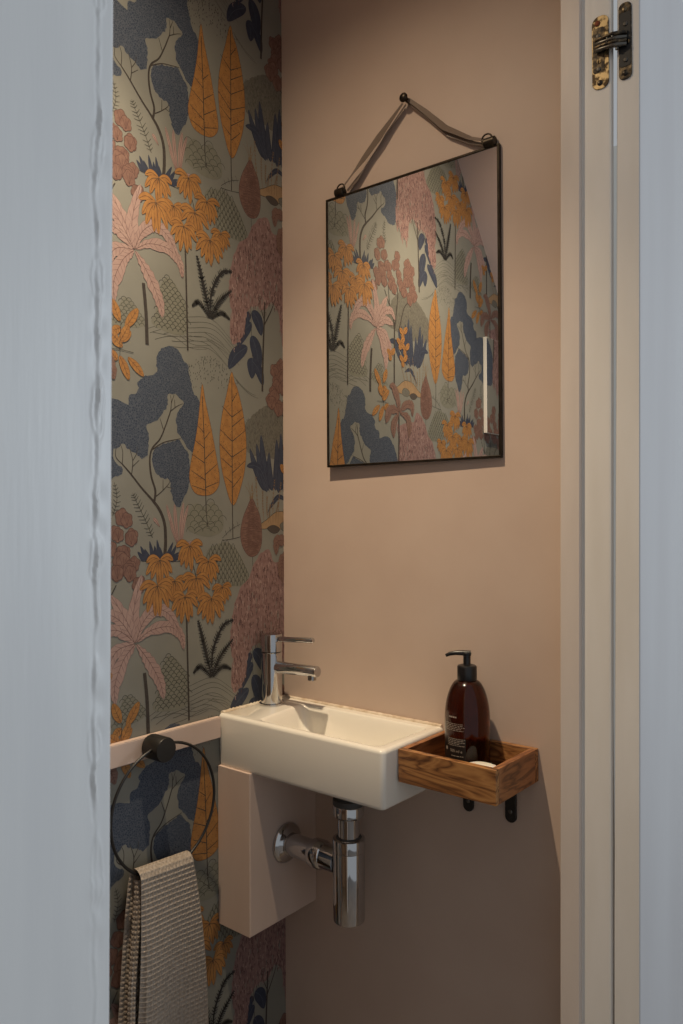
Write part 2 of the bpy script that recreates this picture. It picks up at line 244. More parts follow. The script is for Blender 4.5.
# ------------------------------------------------------------------ wallpaper design (one repeat, in mm on the wall)
WP = [["contours",[[-311,-294],[-253,-292],[-189,-283],[-143,-309],[-115,-334]],{"n":7,"dy":-14,"c":"soft"}],["contours",[[-328,-327],[-277,-309],[-234,-322],[-190,-316]],{"n":4,"dy":-11,"c":"soft"}],["contours",[[-205,335],[-184,327],[-161,319],[-139,301]],{"n":3,"dy":-9,"c":"soft"}],["dashdome",[[-244,261],[-232,278],[-206,291],[-180,294],[-153,282],[-133,267],[-126,247],[-244,232]],{"c":"ink","n":120}],["contours",[[-132,265],[-113,251],[-89,239],[-57,233]],{"n":2,"dy":-6,"c":"soft"}],["scales",[[-205,-91],[-198,-56],[-175,-45],[-151,-42],[-127,-56],[-110,-80],[-96,-107],[-106,-125],[-162,-118],[-189,-102]],{"c":"ink","fill":"sageb","r":8,"shape":"v"}],["scales",[[-317,-316],[-309,-294],[-303,-258],[-291,-236],[-282,-231],[-267,-240],[-249,-262],[-240,-287],[-244,-320],[-277,-326]],{"c":"ink","fill":"sageb","r":9,"shape":"u"}],["scales",[[-396,311],[-385,335],[-370,361],[-343,344],[-332,323],[-354,314]],{"c":"soft","fill":"sageb","r":8,"shape":"u"}],["hatchbush",[[-98,127],[-99,169],[-87,194],[-60,213],[-38,223],[-6,232],[34,226],[68,195],[85,156],[76,133],[-31,121]],{"c":"soft","fill":"grey"}],["hatchbush",[[-481,509],[-520,528],[-552,524],[-579,511],[-592,492],[-578,459],[-532,444],[-481,445]],{"c":"soft","fill":"grey"}],["poly",[[-66,-11],[-48,-1],[-26,12],[-11,15],[12,14],[35,1],[55,-15],[19,-20],[-4,-20],[-33,-17],[-59,-19]],{"c":"ochre","line":1.1}],["poly",[[-46,-18],[-33,-12],[-19,-14],[-11,-20],[-19,-27],[-33,-27]],{"c":"rock","line":0.8}],["poly",[[-11,-12],[4,-4],[19,-7],[23,-20],[0,-24]],{"c":"grey","line":0.8}],["leaf",[[-52,55],[-77,99],[-92,134]],{"c":"navy","w":11.700000000000001,"peak":0.35,"lines":2}],["leaf",[[-42,55],[-56,114],[-62,163]],{"c":"navy","w":12.6,"peak":0.35,"lines":2}],["leaf",[[-32,55],[-40,97],[-40,131]],{"c":"navy","w":10.8,"peak":0.35,"lines":2}],["leaf",[[-23,56],[-18,111],[-19,157]],{"c":"navy","w":12.6,"peak":0.35,"lines":2}],["leaf",[[-9,56],[3,110],[8,153]],{"c":"navy","w":12.6,"peak":0.35,"lines":2}],["leaf",[[7,56],[27,100],[38,136]],{"c":"navy","w":11.700000000000001,"peak":0.35,"lines":2}],["leaf",[[17,51],[45,83],[63,109]],{"c":"navy","w":9.9,"peak":0.35,"lines":2}],["leaf",[[-46,52],[-65,103],[-74,145]],{"c":"navy","w":10.8,"peak":0.35,"lines":2}],["leaf",[[-15,51],[-7,117],[-7,170]],{"c":"navy","w":11.700000000000001,"peak":0.35,"lines":2}],["leaf",[[1,52],[17,104],[25,146]],{"c":"navy","w":10.8,"peak":0.35,"lines":2}],["leaf",[[-39,53],[-61,92],[-80,102],[-100,100]],{"c":"navy","w":10,"peak":0.6,"lines":1}],["leaf",[[1,53],[33,91],[59,102],[80,98]],{"c":"navy","w":10,"peak":0.6,"lines":1}],["leaf",[[-530,334],[-517,351],[-498,366],[-473,357]],{"c":"navy","w":7,"peak":0.6,"lines":1}],["wheat",[[-77,-7],[-84,28],[-87,62]],{"c":"ochre2"}],["wheat",[[-66,-7],[-73,36],[-76,78]],{"c":"ochre2"}],["wheat",[[-54,-7],[-58,23],[-58,52]],{"c":"ochre2"}],["wheat",[[-42,-7],[-47,17],[-46,42]],{"c":"ochre2"}],["wheat",[[-30,-7],[-30,34],[-25,75]],{"c":"ochre2"}],["wheat",[[-16,-7],[-14,31],[-7,70]],{"c":"ochre2"}],["wheat",[[-4,-7],[1,23],[10,54]],{"c":"ochre2"}],["wheat",[[8,-7],[14,18],[25,43]],{"c":"ochre2"}],["wheat",[[-88,-7],[-92,17],[-91,41]],{"c":"ochre2"}],["wheat",[[-37,-7],[-40,9],[-37,26]],{"c":"ochre2"}],["wheat",[[-22,-7],[-21,12],[-15,31]],{"c":"ochre2"}],["scales",[[-245,-13],[-240,14],[-223,29],[-204,22],[-188,32],[-169,19],[-159,-1],[-163,-21],[-191,-31],[-227,-25]],{"c":"soft","fill":"sageb","r":15,"shape":"u"}],["stroke",[[-200,9],[-196,-13]],{"c":"ink","w":2}],["stroke",[[-214,7],[-196,-8],[-178,-3]],{"c":"ink","w":1}],["contours",[[-233,-13],[-208,-3],[-182,-13]],{"n":3,"dy":-9,"c":"soft"}],["crown",[[-282,297],[-259,290],[-252,277],[-241,271],[-239,255],[-232,238],[-229,224],[-218,213],[-212,197],[-213,169],[-220,139],[-229,120],[-240,122],[-251,137],[-261,146],[-266,162],[-264,184],[-250,202],[-260,211],[-273,216],[-283,213],[-286,193],[-295,181],[-307,168],[-321,162],[-328,154],[-324,136],[-327,108],[-338,101],[-354,111],[-365,115],[-371,123],[-381,118],[-391,113],[-394,102],[-386,90],[-375,84],[-377,75],[-394,66],[-407,59],[-427,59],[-441,75],[-446,105],[-441,136],[-431,162],[-412,186],[-396,193],[-378,192],[-365,187],[-362,201],[-349,207],[-343,217],[-346,226],[-332,237],[-325,240],[-312,244],[-306,250],[-309,268],[-303,283]],{"c":"slate","jag":6}],["crown",[[-316,114],[-301,126],[-281,132],[-260,137],[-251,127],[-240,113],[-237,84],[-240,58],[-251,36],[-260,21],[-269,26],[-278,45],[-281,68],[-296,70],[-307,77],[-316,90],[-317,104]],{"c":"slate","jag":5}],["stroke",[[-292,-62],[-290,-36],[-292,-7],[-302,16],[-316,32]],{"c":"bark","w":9,"w2":6.5}],["stroke",[[-316,32],[-338,52],[-360,75],[-376,90]],{"c":"bark","w":5.5,"w2":3}],["stroke",[[-376,90],[-388,101],[-387,118]],{"c":"bark","w":2.5,"w2":1}],["stroke",[[-376,90],[-375,110],[-380,123]],{"c":"bark","w":2,"w2":1}],["stroke",[[-358,74],[-356,97],[-363,119]],{"c":"bark","w":2.5,"w2":1}],["stroke",[[-356,96],[-348,109],[-347,120]],{"c":"bark","w":2,"w2":1}],["stroke",[[-357,86],[-343,98]],{"c":"bark","w":1.6,"w2":1}],["stroke",[[-313,31],[-311,49],[-319,72],[-322,99],[-317,119],[-301,136],[-289,160],[-278,187]],{"c":"bark","w":6,"w2":2.6}],["stroke",[[-278,187],[-277,202],[-279,213]],{"c":"bark","w":2.2,"w2":1}],["stroke",[[-277,199],[-271,214]],{"c":"bark","w":1.6,"w2":0.9}],["stroke",[[-278,186],[-263,196],[-252,201]],{"c":"bark","w":2.2,"w2":1}],["stroke",[[-269,192],[-270,206]],{"c":"bark","w":1.6,"w2":0.9}],["stroke",[[-294,153],[-301,171]],{"c":"bark","w":1.6,"w2":0.9}],["stroke",[[-317,117],[-295,130],[-274,136],[-257,140]],{"c":"bark","w":3,"w2":1.3}],["stroke",[[-311,38],[-296,49],[-283,61],[-280,68]],{"c":"bark","w":2.6,"w2":1}],["stroke",[[-295,50],[-295,68]],{"c":"bark","w":1.6,"w2":0.9}],["stroke",[[-288,56],[-274,53]],{"c":"bark","w":1.4,"w2":0.8}],["leaf",[[-334,-68],[-340,-60],[-347,-52]],{"c":"navy","w":6,"peak":0.3,"lines":0}],["leaf",[[-329,-68],[-335,-55],[-341,-43]],{"c":"navy","w":6,"peak":0.3,"lines":0}],["leaf",[[-323,-68],[-328,-58],[-333,-48]],{"c":"navy","w":6,"peak":0.3,"lines":0}],["leaf",[[-315,-68],[-319,-52],[-323,-35]],{"c":"navy","w":6,"peak":0.3,"lines":0}],["leaf",[[-309,-69],[-311,-56],[-313,-43]],{"c":"navy","w":6,"peak":0.3,"lines":0}],["leaf",[[-303,-69],[-305,-51],[-308,-33]],{"c":"navy","w":6,"peak":0.3,"lines":0}],["leaf",[[-297,-69],[-300,-57],[-302,-46]],{"c":"navy","w":6,"peak":0.3,"lines":0}],["leaf",[[-290,-70],[-282,-54],[-274,-38]],{"c":"navy","w":6,"peak":0.3,"lines":0}],["leaf",[[-284,-70],[-275,-57],[-267,-43]],{"c":"navy","w":6,"peak":0.3,"lines":0}],["leaf",[[-280,-70],[-271,-63],[-262,-56]],{"c":"navy","w":6,"peak":0.3,"lines":0}],["leaf",[[-306,-69],[-313,-61],[-320,-53]],{"c":"navy","w":6,"peak":0.3,"lines":0}],["leaf",[[-293,-69],[-292,-62],[-290,-55]],{"c":"navy","w":6,"peak":0.3,"lines":0}],["leaf",[[-276,-70],[-266,-65],[-256,-61]],{"c":"navy","w":6,"peak":0.3,"lines":0}],["leaf",[[-320,-68],[-329,-63],[-339,-57]],{"c":"navy","w":6,"peak":0.3,"lines":0}],["stroke",[[-344,-67],[-311,-71],[-258,-72]],{"c":"ink","w":1}],["leaf",[[-262,-46],[-277,-7],[-288,26]],{"c":"pink","w":6,"peak":0.6,"lines":1}],["leaf",[[-261,-47],[-268,-7],[-271,27]],{"c":"pink","w":7,"peak":0.6,"lines":1}],["leaf",[[-259,-47],[-257,-6],[-251,30]],{"c":"pink","w":7,"peak":0.6,"lines":1}],["leaf",[[-256,-47],[-251,-8],[-241,26]],{"c":"pink","w":6,"peak":0.6,"lines":1}],["leaf",[[-254,-51],[-242,-42],[-227,-40]],{"c":"pink","w":6,"peak":0.6,"lines":1}],["leaf",[[-264,-44],[-274,-20],[-280,-3]],{"c":"pink","w":5,"peak":0.6,"lines":1}],["leaf",[[-302,-12],[-310,-2],[-315,3]],{"c":"pink","w":6,"peak":0.6,"lines":1}],["fern",[[-317,-30],[-330,-3],[-346,25],[-356,44]],{"c":"soft","len":26,"n":12}],["fern",[[-394,7],[-386,33],[-391,60]],{"c":"soft","len":18,"n":8}],["treeleaf",[[-208,241],[-202,215],[-197,196],[-187,162],[-174,107],[-168,72],[-175,54],[-191,44],[-214,43],[-229,50],[-238,70],[-236,94],[-226,134],[-218,174],[-213,214]],{"c":"orange","trunk":[[-208,219],[-204,135],[-202,71],[-200,11]],"br":[[[-204,143],[-191,157]],[[-202,108],[-180,126]],[[-202,80],[-174,100]],[[-201,57],[-170,68]],[[-204,154],[-219,166]],[[-203,127],[-226,140]],[[-202,100],[-233,115]],[[-202,70],[-234,86]],[[-201,52],[-233,60]]]}],["treeleaf",[[-138,272],[-130,254],[-122,240],[-108,195],[-101,143],[-105,95],[-116,59],[-130,29],[-141,31],[-154,63],[-164,98],[-168,143],[-162,189],[-150,231]],{"c":"orange","trunk":[[-137,264],[-137,140],[-137,37],[-136,-35]],"br":[[[-137,217],[-123,237]],[[-137,189],[-111,206]],[[-137,171],[-107,192]],[[-137,144],[-102,168]],[[-137,115],[-101,135]],[[-136,86],[-104,110]],[[-136,59],[-114,80]],[[-137,189],[-162,207]],[[-137,144],[-167,164]],[[-137,114],[-168,138]],[[-136,95],[-164,112]],[[-136,67],[-156,79]]]}],["stroke",[[-162,-38],[-136,-36],[-110,-31]],{"c":"ink","w":1.4}],["stroke",[[-162,-34],[-141,-19],[-117,-9]],{"c":"ink","w":1}],["stroke",[[-151,-29],[-155,-20]],{"c":"ink","w":0.8}],["stroke",[[-141,-24],[-145,-14]],{"c":"ink","w":0.8}],["stroke",[[-131,-18],[-135,-9]],{"c":"ink","w":0.8}],["stroke",[[-121,-14],[-126,-4]],{"c":"ink","w":0.8}],["cone",[[-87,40],[-75,23],[-66,7],[-61,-20],[-62,-47],[-71,-65],[-86,-71],[-100,-66],[-113,-48],[-117,-25],[-111,1],[-100,22]],{"c":"rust"}],["stroke",[[-87,38],[-96,54],[-105,63]],{"c":"ochre2","w":1.3,"w2":0.8}],["stroke",[[-87,38],[-92,54],[-97,72]],{"c":"ochre2","w":1.3,"w2":0.8}],["stroke",[[-87,38],[-86,54],[-85,70]],{"c":"ochre2","w":1.3,"w2":0.8}],["stroke",[[-87,38],[-81,54],[-75,66]],{"c":"ochre2","w":1.3,"w2":0.8}],["stroke",[[-86,-71],[-85,-99]],{"c":"ink","w":1.2}],["stroke",[[-89,417],[-86,349],[-84,296]],{"c":"ink","w":1.2}],["leaf",[[-85,396],[-69,381],[-60,353]],{"c":"navy","w":18.0,"peak":0.45,"lines":1}],["leaf",[[-86,373],[-108,352],[-122,322]],{"c":"navy","w":18.0,"peak":0.45,"lines":1}],["leaf",[[-86,349],[-73,322],[-66,283]],{"c":"navy","w":20.0,"peak":0.45,"lines":1}],["leaf",[[-97,326],[-127,305],[-145,277]],{"c":"navy","w":18.0,"peak":0.45,"lines":1}],["leaf",[[-84,307],[-85,292],[-86,267]],{"c":"navy","w":18.0,"peak":0.45,"lines":1}],["leaf",[[-89,390],[-95,384],[-98,368]],{"c":"navy","w":10.0,"peak":0.45,"lines":1}],["leaf",[[-84,301],[-67,285],[-56,257]],{"c":"navy","w":15.0,"peak":0.45,"lines":1}],["strands",[[-58,582],[-39,583],[-28,561],[-4,560],[28,549],[47,546],[41,513],[44,458],[47,404],[41,376],[35,382],[7,360],[-5,374],[-13,406],[-32,424],[-52,403],[-74,407],[-96,394],[-104,356],[-118,332],[-134,325],[-142,349],[-139,386],[-144,420],[-140,457],[-131,491],[-117,518],[-96,534],[-81,562]],{"c":"willow"}],["stroke",[[-58,246],[-56,311],[-52,387],[-50,420]],{"c":"bark","w":6,"w2":4}],["stroke",[[-52,376],[-33,407],[-22,431]],{"c":"bark","w":3.5,"w2":1.5}],["stroke",[[-53,387],[-63,409],[-67,427]],{"c":"bark","w":2,"w2":1}],["stroke",[[-427,321],[-428,401],[-430,470]],{"c":"bark","w":7,"w2":6}],["stroke",[[-429,452],[-423,482],[-411,500],[-403,553]],{"c":"bark","w":5,"w2":2.2}],["stroke",[[-431,456],[-444,535],[-440,562]],{"c":"bark","w":5,"w2":2.2}],["stroke",[[-449,455],[-472,513],[-497,534]],{"c":"bark","w":5,"w2":2.2}],["stroke",[[-413,499],[-388,540]],{"c":"bark","w":3.4,"w2":2}],["blossoms",[[-372,643],[-354,615],[-389,622],[-374,594],[-439,637],[-433,609],[-409,582],[-357,570],[-445,584],[-485,622],[-507,614],[-482,579],[-513,566],[-388,564],[-348,544],[-426,554],[-469,553],[-501,539],[-482,600],[-457,566],[-507,588],[-403,598],[-362,558],[-523,552],[-414,563],[-380,575]],{"c":"rust","r":13}],["stroke",[[-334,-252],[-329,-300],[-327,-353]],{"c":"bark","w":8,"w2":9}],["frond",[[-351,-201],[-356,-155],[-339,-90]],{"c":"pink","w":14.879999999999999}],["frond",[[-353,-200],[-369,-163],[-400,-118]],{"c":"pink","w":13.64}],["frond",[[-353,-200],[-387,-176],[-425,-180]],{"c":"pink","w":13.64}],["frond",[[-353,-202],[-387,-209],[-408,-242],[-413,-267]],{"c":"pink","w":13.64}],["frond",[[-352,-203],[-374,-224],[-391,-262],[-390,-294]],{"c":"pink","w":16.12}],["frond",[[-350,-203],[-324,-236],[-303,-272],[-295,-302]],{"c":"pink","w":14.879999999999999}],["frond",[[-349,-200],[-322,-184],[-282,-182],[-258,-200],[-252,-225]],{"c":"pink","w":13.64}],["frond",[[-350,-198],[-336,-168],[-311,-150],[-282,-162],[-259,-198]],{"c":"pink","w":14.879999999999999}],["frond",[[-354,-198],[-382,-161],[-413,-149],[-432,-169]],{"c":"pink","w":12.4}],["stroke",[[-246,-156],[-244,-229],[-241,-349]],{"c":"bark","w":4.5,"w2":4.5}],["stroke",[[-246,-156],[-230,-133],[-224,-104],[-236,-65]],{"c":"bark","w":2,"w2":1.4}],["stroke",[[-247,-158],[-270,-130],[-302,-104]],{"c":"bark","w":2,"w2":1.2}],["stroke",[[-233,-135],[-195,-136]],{"c":"bark","w":1.6,"w2":1.2}],["rosette",[[-302,-68],[-268,-69]],{"c":"orange"}],["rosette",[[-238,-46],[-203,-47]],{"c":"orange"}],["rosette",[[-196,-75],[-162,-77]],{"c":"orange"}],["rosette",[[-271,-105],[-242,-107]],{"c":"orange"}],["rosette",[[-163,-123],[-136,-125]],{"c":"orange"}],["rosette",[[-224,-103],[-188,-106]],{"c":"orange"}],["rosette",[[-308,-111],[-268,-114]],{"c":"orange"}],["rosette",[[-189,-142],[-150,-146]],{"c":"orange"}],["rosette",[[-249,-134],[-213,-137]],{"c":"orange"}],["fern",[[-189,-281],[-203,-234],[-220,-176]],{"c":"inkb","len":20,"n":22,"heavy":1}],["fern",[[-188,-281],[-186,-236],[-162,-194],[-134,-185]],{"c":"inkb","len":18,"n":22,"heavy":1}],["fern",[[-187,-281],[-169,-249],[-137,-220]],{"c":"inkb","len":18,"n":22,"heavy":1}],["fern",[[-191,-281],[-215,-259],[-231,-269]],{"c":"inkb","len":12,"n":22,"heavy":1}],["fern",[[-186,-281],[-163,-267],[-142,-275]],{"c":"inkb","len":12,"n":22,"heavy":1}],["stroke",[[-186,-187],[-191,-151]],{"c":"ochre2","w":0.8}],["stroke",[[-186,-187],[-181,-152]],{"c":"ochre2","w":0.8}],["stroke",[[-186,-187],[-173,-153]],{"c":"ochre2","w":0.8}],["leaf",[[-380,319],[-388,336],[-395,353]],{"c":"orange","w":16,"peak":0.5,"lines":1}],["leaf",[[-370,311],[-357,329],[-345,347]],{"c":"orange","w":16,"peak":0.5,"lines":1}],["leaf",[[-378,310],[-387,305],[-396,300]],{"c":"orange","w":14,"peak":0.5,"lines":1}],["leaf",[[-375,279],[-386,286],[-396,293]],{"c":"orange","w":15,"peak":0.5,"lines":1}],["leaf",[[-379,287],[-369,297],[-359,307]],{"c":"orange","w":14,"peak":0.5,"lines":1}],["leaf",[[-381,264],[-371,246],[-363,227]],{"c":"orange","w":14.784,"peak":0.5,"lines":1}],["leaf",[[-365,264],[-349,251],[-334,237]],{"c":"orange","w":14.080000000000002,"peak":0.5,"lines":1}],["leaf",[[-385,256],[-392,263],[-402,270]],{"c":"orange","w":14.080000000000002,"peak":0.5,"lines":1}],["leaf",[[-383,287],[-393,295],[-404,303]],{"c":"orange","w":15.488,"peak":0.5,"lines":1}],["leaf",[[-381,286],[-371,302],[-363,317]],{"c":"orange","w":14.784,"peak":0.5,"lines":1}],["stroke",[[-380,263],[-380,286],[-378,318]],{"c":"inkb","w":1}],["stroke",[[-402,272],[-380,274],[-354,273]],{"c":"ink","w":1.3}],["leaf",[[-468,450],[-459,455],[-451,460]],{"c":"orange","w":14,"peak":0.5,"lines":1}],["leaf",[[-468,450],[-477,459],[-485,468]],{"c":"orange","w":14,"peak":0.5,"lines":1}],["leaf",[[-468,450],[-465,442],[-463,435]],{"c":"orange","w":14,"peak":0.5,"lines":1}],["leaf",[[-455,423],[-447,428],[-438,433]],{"c":"orange","w":14,"peak":0.5,"lines":1}],["leaf",[[-455,423],[-464,432],[-473,441]],{"c":"orange","w":14,"peak":0.5,"lines":1}],["leaf",[[-455,423],[-453,415],[-450,408]],{"c":"orange","w":14,"peak":0.5,"lines":1}],["leaf",[[-477,412],[-468,418],[-459,423]],{"c":"orange","w":14,"peak":0.5,"lines":1}],["leaf",[[-477,412],[-486,421],[-494,430]],{"c":"orange","w":14,"peak":0.5,"lines":1}],["leaf",[[-477,412],[-474,405],[-472,397]],{"c":"orange","w":14,"peak":0.5,"lines":1}],["leaf",[[-467,382],[-459,388],[-450,393]],{"c":"orange","w":14,"peak":0.5,"lines":1}],["leaf",[[-467,382],[-476,391],[-485,400]],{"c":"orange","w":14,"peak":0.5,"lines":1}],["leaf",[[-467,382],[-465,375],[-462,368]],{"c":"orange","w":14,"peak":0.5,"lines":1}],["leaf",[[-413,390],[-405,395],[-396,400]],{"c":"orange","w":14,"peak":0.5,"lines":1}],["leaf",[[-413,390],[-421,398],[-430,407]],{"c":"orange","w":14,"peak":0.5,"lines":1}],["leaf",[[-413,390],[-410,382],[-408,375]],{"c":"orange","w":14,"peak":0.5,"lines":1}],["stroke",[[-446,250],[-446,194],[-444,127]],{"c":"bark","w":5,"w2":5.5}],["frond",[[-447,257],[-442,284],[-424,313],[-406,315]],{"c":"rustp","w":15}],["frond",[[-447,255],[-411,260],[-397,241],[-391,224]],{"c":"rustp","w":15}],["frond",[[-449,257],[-478,278],[-504,277],[-507,252]],{"c":"rustp","w":15}],["frond",[[-449,255],[-484,247],[-492,222],[-490,197]],{"c":"rustp","w":15}],["frond",[[-446,254],[-426,230],[-422,213],[-423,192]],{"c":"rustp","w":15}],["frond",[[-446,257],[-423,261],[-406,253]],{"c":"rustp","w":15}]]
PITCH, DROP = .485, .322
def catmull(p, n=6, closed=False):
    if len(p) < 3 and not closed: return [p[0], ((p[0][0] + p[1][0]) / 2, (p[0][1] + p[1][1]) / 2), p[1]]
    K = len(p); out = []
    for i in range(K if closed else K - 1):
        if closed: a, b, c, d = p[i - 1], p[i], p[(i + 1) % K], p[(i + 2) % K]
        else: a, b, c, d = p[max(i - 1, 0)], p[i], p[i + 1], p[min(i + 2, K - 1)]
        for k in range(n):
            t = k / n
            out.append(tuple(.5 * (2 * b[j] + (c[j] - a[j]) * t + (2 * a[j] - 5 * b[j] + 4 * c[j] - d[j]) * t * t + (3 * b[j] - a[j] - 3 * c[j] + d[j]) * t ** 3) for j in (0, 1)))
    if not closed: out.append(tuple(p[-1]))
    return out
def inside(q, p):
    x, y = q; c = False; K = len(p)
    for i in range(K):
        (x1, y1), (x2, y2) = p[i], p[i - 1]
        if (y1 > y) != (y2 > y) and x < (x2 - x1) * (y - y1) / (y2 - y1) + x1: c = not c
    return c
class Paper:
    def __init__(s): s.v = []; s.f = []; s.m = []; s.h = 0.0; s.rng = random.Random(5)
    def up(s): s.h += 6e-7
    def fill(s, pts, c):
        s.up(); o = len(s.v)
        s.v += [(x / 1000, y / 1000, s.h) for x, y in pts]
        for t in tessellate_polygon([[Vector((x, y, 0)) for x, y in pts]]):
            s.f.append(tuple(o + i for i in t)); s.m.append(PAPER.index(c))
    def line(s, pts, c, w, w2=None, up=True):
        if up: s.up()
        w2 = w if w2 is None else w2; K = len(pts); o = len(s.v)
        if w < 1.5: w *= 1.3; w2 *= 1.3
        for i in range(K):
            a = Vector(pts[max(i - 1, 0)]); b = Vector(pts[min(i + 1, K - 1)]); t = b - a
            if t.length < 1e-6: t = Vector((1, 0))
            t.normalize(); n = Vector((-t.y, t.x)); ww = (w + (w2 - w) * i / max(K - 1, 1)) / 2
            p = Vector(pts[i])
            for q in (p + n * ww, p - n * ww): s.v.append((q.x / 1000, q.y / 1000, s.h))
        for i in range(K - 1):
            a = o + 2 * i; s.f.append((a, a + 1, a + 3, a + 2)); s.m.append(PAPER.index(c))
    def jag(s, pts, amp, step=4.0):
        out = []; K = len(pts); k = 0
        for i in range(K):
            a, b = Vector(pts[i]), Vector(pts[(i + 1) % K]); d = b - a; n = max(1, int(d.length / step)); nn = Vector((d.y, -d.x)).normalized() if d.length else Vector((0, 0))
            for j in range(n):
                k += 1; q = a + d * (j / n) + nn * (amp * (s.rng.random() - .5) * 2)
                out.append((q.x, q.y))
        return out
    def leaf(s, mid, w, c, lc, peak=.5, lines=1, lw=.7, rag=0, veins=0, outline=.5):
        m = catmull(mid, 8); K = len(m); l, r = [], []; nor = []
        for i, p in enumerate(m):
            a = Vector(m[max(i - 1, 0)]); b = Vector(m[min(i + 1, K - 1)]); t = (b - a).normalized(); n = Vector((-t.y, t.x)); nor.append(n)
            u = i / (K - 1); e = math.log(.5) / math.log(max(.05, min(.95, peak)))
            ww = w * math.sin(math.pi * min(1, max(0, u)) ** e) ** .8 if 0 < u < 1 else 0
            if rag: ww *= 1 + rag * (s.rng.random() - .6)
            P = Vector(p); l.append(P + n * ww); r.append(P - n * ww)
        poly = [tuple(q) for q in l] + [tuple(q) for q in reversed(r[1:-1])]
        if outline:
            o2 = [tuple(q + n * outline) for q, n in zip(l, nor)] + [tuple(q - n * outline) for q, n in list(zip(r, nor))[::-1][1:-1]]
            s.fill(o2, lc)
        s.fill(poly, c)
        if lines: s.line(m[:-1], lc, lw, lw * .6)
        if lines > 1:
            for f in (-.45, .45):
                s.line([tuple(Vector(p) + (q - Vector(p)) * abs(f)) for p, q in zip(m[2:-2], (l if f < 0 else r)[2:-2])], lc, lw * .7)
        if veins:
            s.up()
            for i in range(2, K - 2, veins):
                for side in (l, r):
                    e = side[min(i + 2, K - 1)]; s.line([m[i], tuple(Vector(m[i]) + (e - Vector(m[i])) * .85)], lc, .45, .3, up=False)
    def build(s):
        rng = s.rng
        for kind, pts, k in WP:
            c = k.get('c', 'ink'); u = .5
            if kind == 'stroke':
                q = u * (1.55 if c == 'bark' else 1.15); s.line(catmull(pts, 6), c, k['w'] * q, k.get('w2', k['w']) * q)
            elif kind == 'contours':
                b = catmull(pts, 8)
                for i in range(k['n']):
                    t = [(x + i * 3 * math.sin(i), y + i * k['dy'] * u * 1.3) for x, y in b]
                    j0 = rng.randint(0, len(t) // 4); j1 = len(t) - rng.randint(0, len(t) // 4)
                    s.line(t[j0:j1], c, .7, .4)
            elif kind == 'poly':
                p = catmull(pts, 4, True); s.fill(p, c); s.line(p + [p[0]], 'ink', k['line'] * .7)
            elif kind == 'crown':
                p = s.jag(catmull(pts, 3, True), k['jag'] * .28, 3.2); s.fill(p, c)
            elif kind == 'cloud':
                p = s.jag(catmull(pts, 4, True), 1.2, 5); s.fill(p, k['fill']); s.line(p + [p[0]], c, .8)
            elif kind in ('dashdome', 'hatchbush', 'strands', 'scales', 'treeleaf', 'cone'):
                p = catmull(pts, 4, True)
                if kind in ('strands', 'hatchbush'): p = s.jag(p, 1.6, 4)
                x0, x1 = min(q[0] for q in p), max(q[0] for q in p); y0, y1 = min(q[1] for q in p), max(q[1] for q in p)
                if kind in ('hatchbush', 'scales'): s.fill(p, k['fill'])
                elif kind != 'dashdome': s.fill(p, c)
                s.up()
                if kind == 'dashdome':
                    for _ in range(k['n'] * 3):
                        x, y = rng.uniform(x0, x1), rng.uniform(y0, y1)
                        if inside((x, y), p) and rng.random() < (y - y0) / (y1 - y0) + .15:
                            s.line([(x, y), (x - .5, y - 3.0)], c, .8, .5, up=False)
                elif kind == 'hatchbush':
                    for _ in range(420):
                        x, y = rng.uniform(x0, x1), rng.uniform(y0, y1)
                        if inside((x, y), p): s.line([(x, y), (x + rng.uniform(-1.5, 1.5), y + rng.uniform(3, 6))], c, .7, .3, up=False)
                elif kind == 'strands':
                    for i in range(150):
                        x, y = rng.uniform(x0, x1), rng.uniform(y0, y1)
                        if inside((x, y), p): s.line([(x, y), (x + rng.uniform(-2, 2), y - 10), (x + rng.uniform(-2, 2), y - rng.uniform(15, 24))], 'willow', 5.5, 2.0)
                    for i in range(80):
                        x, y = rng.uniform(x0, x1), rng.uniform(y0, y0 + (y1 - y0) * .7)
                        if inside((x, y), p): s.line([(x, y), (x + rng.uniform(-1, 1), y - 6), (x + rng.uniform(-1, 1), y - rng.uniform(8, 14))], 'paper', 1.9, .6)
                    s.up()
                    for i in range(1300):
                        x, y = rng.uniform(x0, x1), rng.uniform(y0, y1)
                        if inside((x, y), p):
                            y -= rng.uniform(0, 9); d = rng.uniform(4, 9); q = rng.uniform(-1.6, 1.6)
                            s.line([(x, y), (x + q, y - d * .5), (x - q * .3, y - d)], ('willowdark', 'willowlite', 'willowdark')[i % 3], 1.3, .6, up=(i % 5 == 0))
                elif kind == 'scales':
                    r = k['r'] * u * 1.25; row = 0; y = y0
                    while y < y1:
                        x = x0 + (r if row % 2 else 0)
                        while x < x1:
                            if inside((x, y), p):
                                jx, jy = rng.uniform(-.6, .6), rng.uniform(-.6, .6)
                                if k['shape'] == 'u': a = [(x + jx + r * math.cos(t), y + jy + r * .95 * math.sin(t)) for t in [math.pi * q / 6 for q in range(7)]]
                                else: a = [(x + jx - r * .8, y + jy - r), (x + jx - r * .65, y + jy + r * .3), (x + jx, y + jy + r * 1.2), (x + jx + r * .65, y + jy + r * .3), (x + jx + r * .8, y + jy - r)]
                                s.line(a, c, .75, .75, up=False)
                            x += 2 * r
                        y += r * (1.05 if k['shape'] == 'u' else 1.5); row += 1
                elif kind == 'treeleaf':
                    s.line(p + [p[0]], 'orangedark', .5, up=False); s.up()
                    for _ in range(520):
                        x, y = rng.uniform(x0, x1), rng.uniform(y0, y1)
                        if inside((x, y), p): s.line([(x, y), (x + rng.uniform(-2.4, 2.4), y + rng.uniform(-2.5, 2.5))], 'orangedark', .55, .4, up=False)
                    s.line(catmull(k['trunk'], 6), 'bark', 1.5, 2.1)
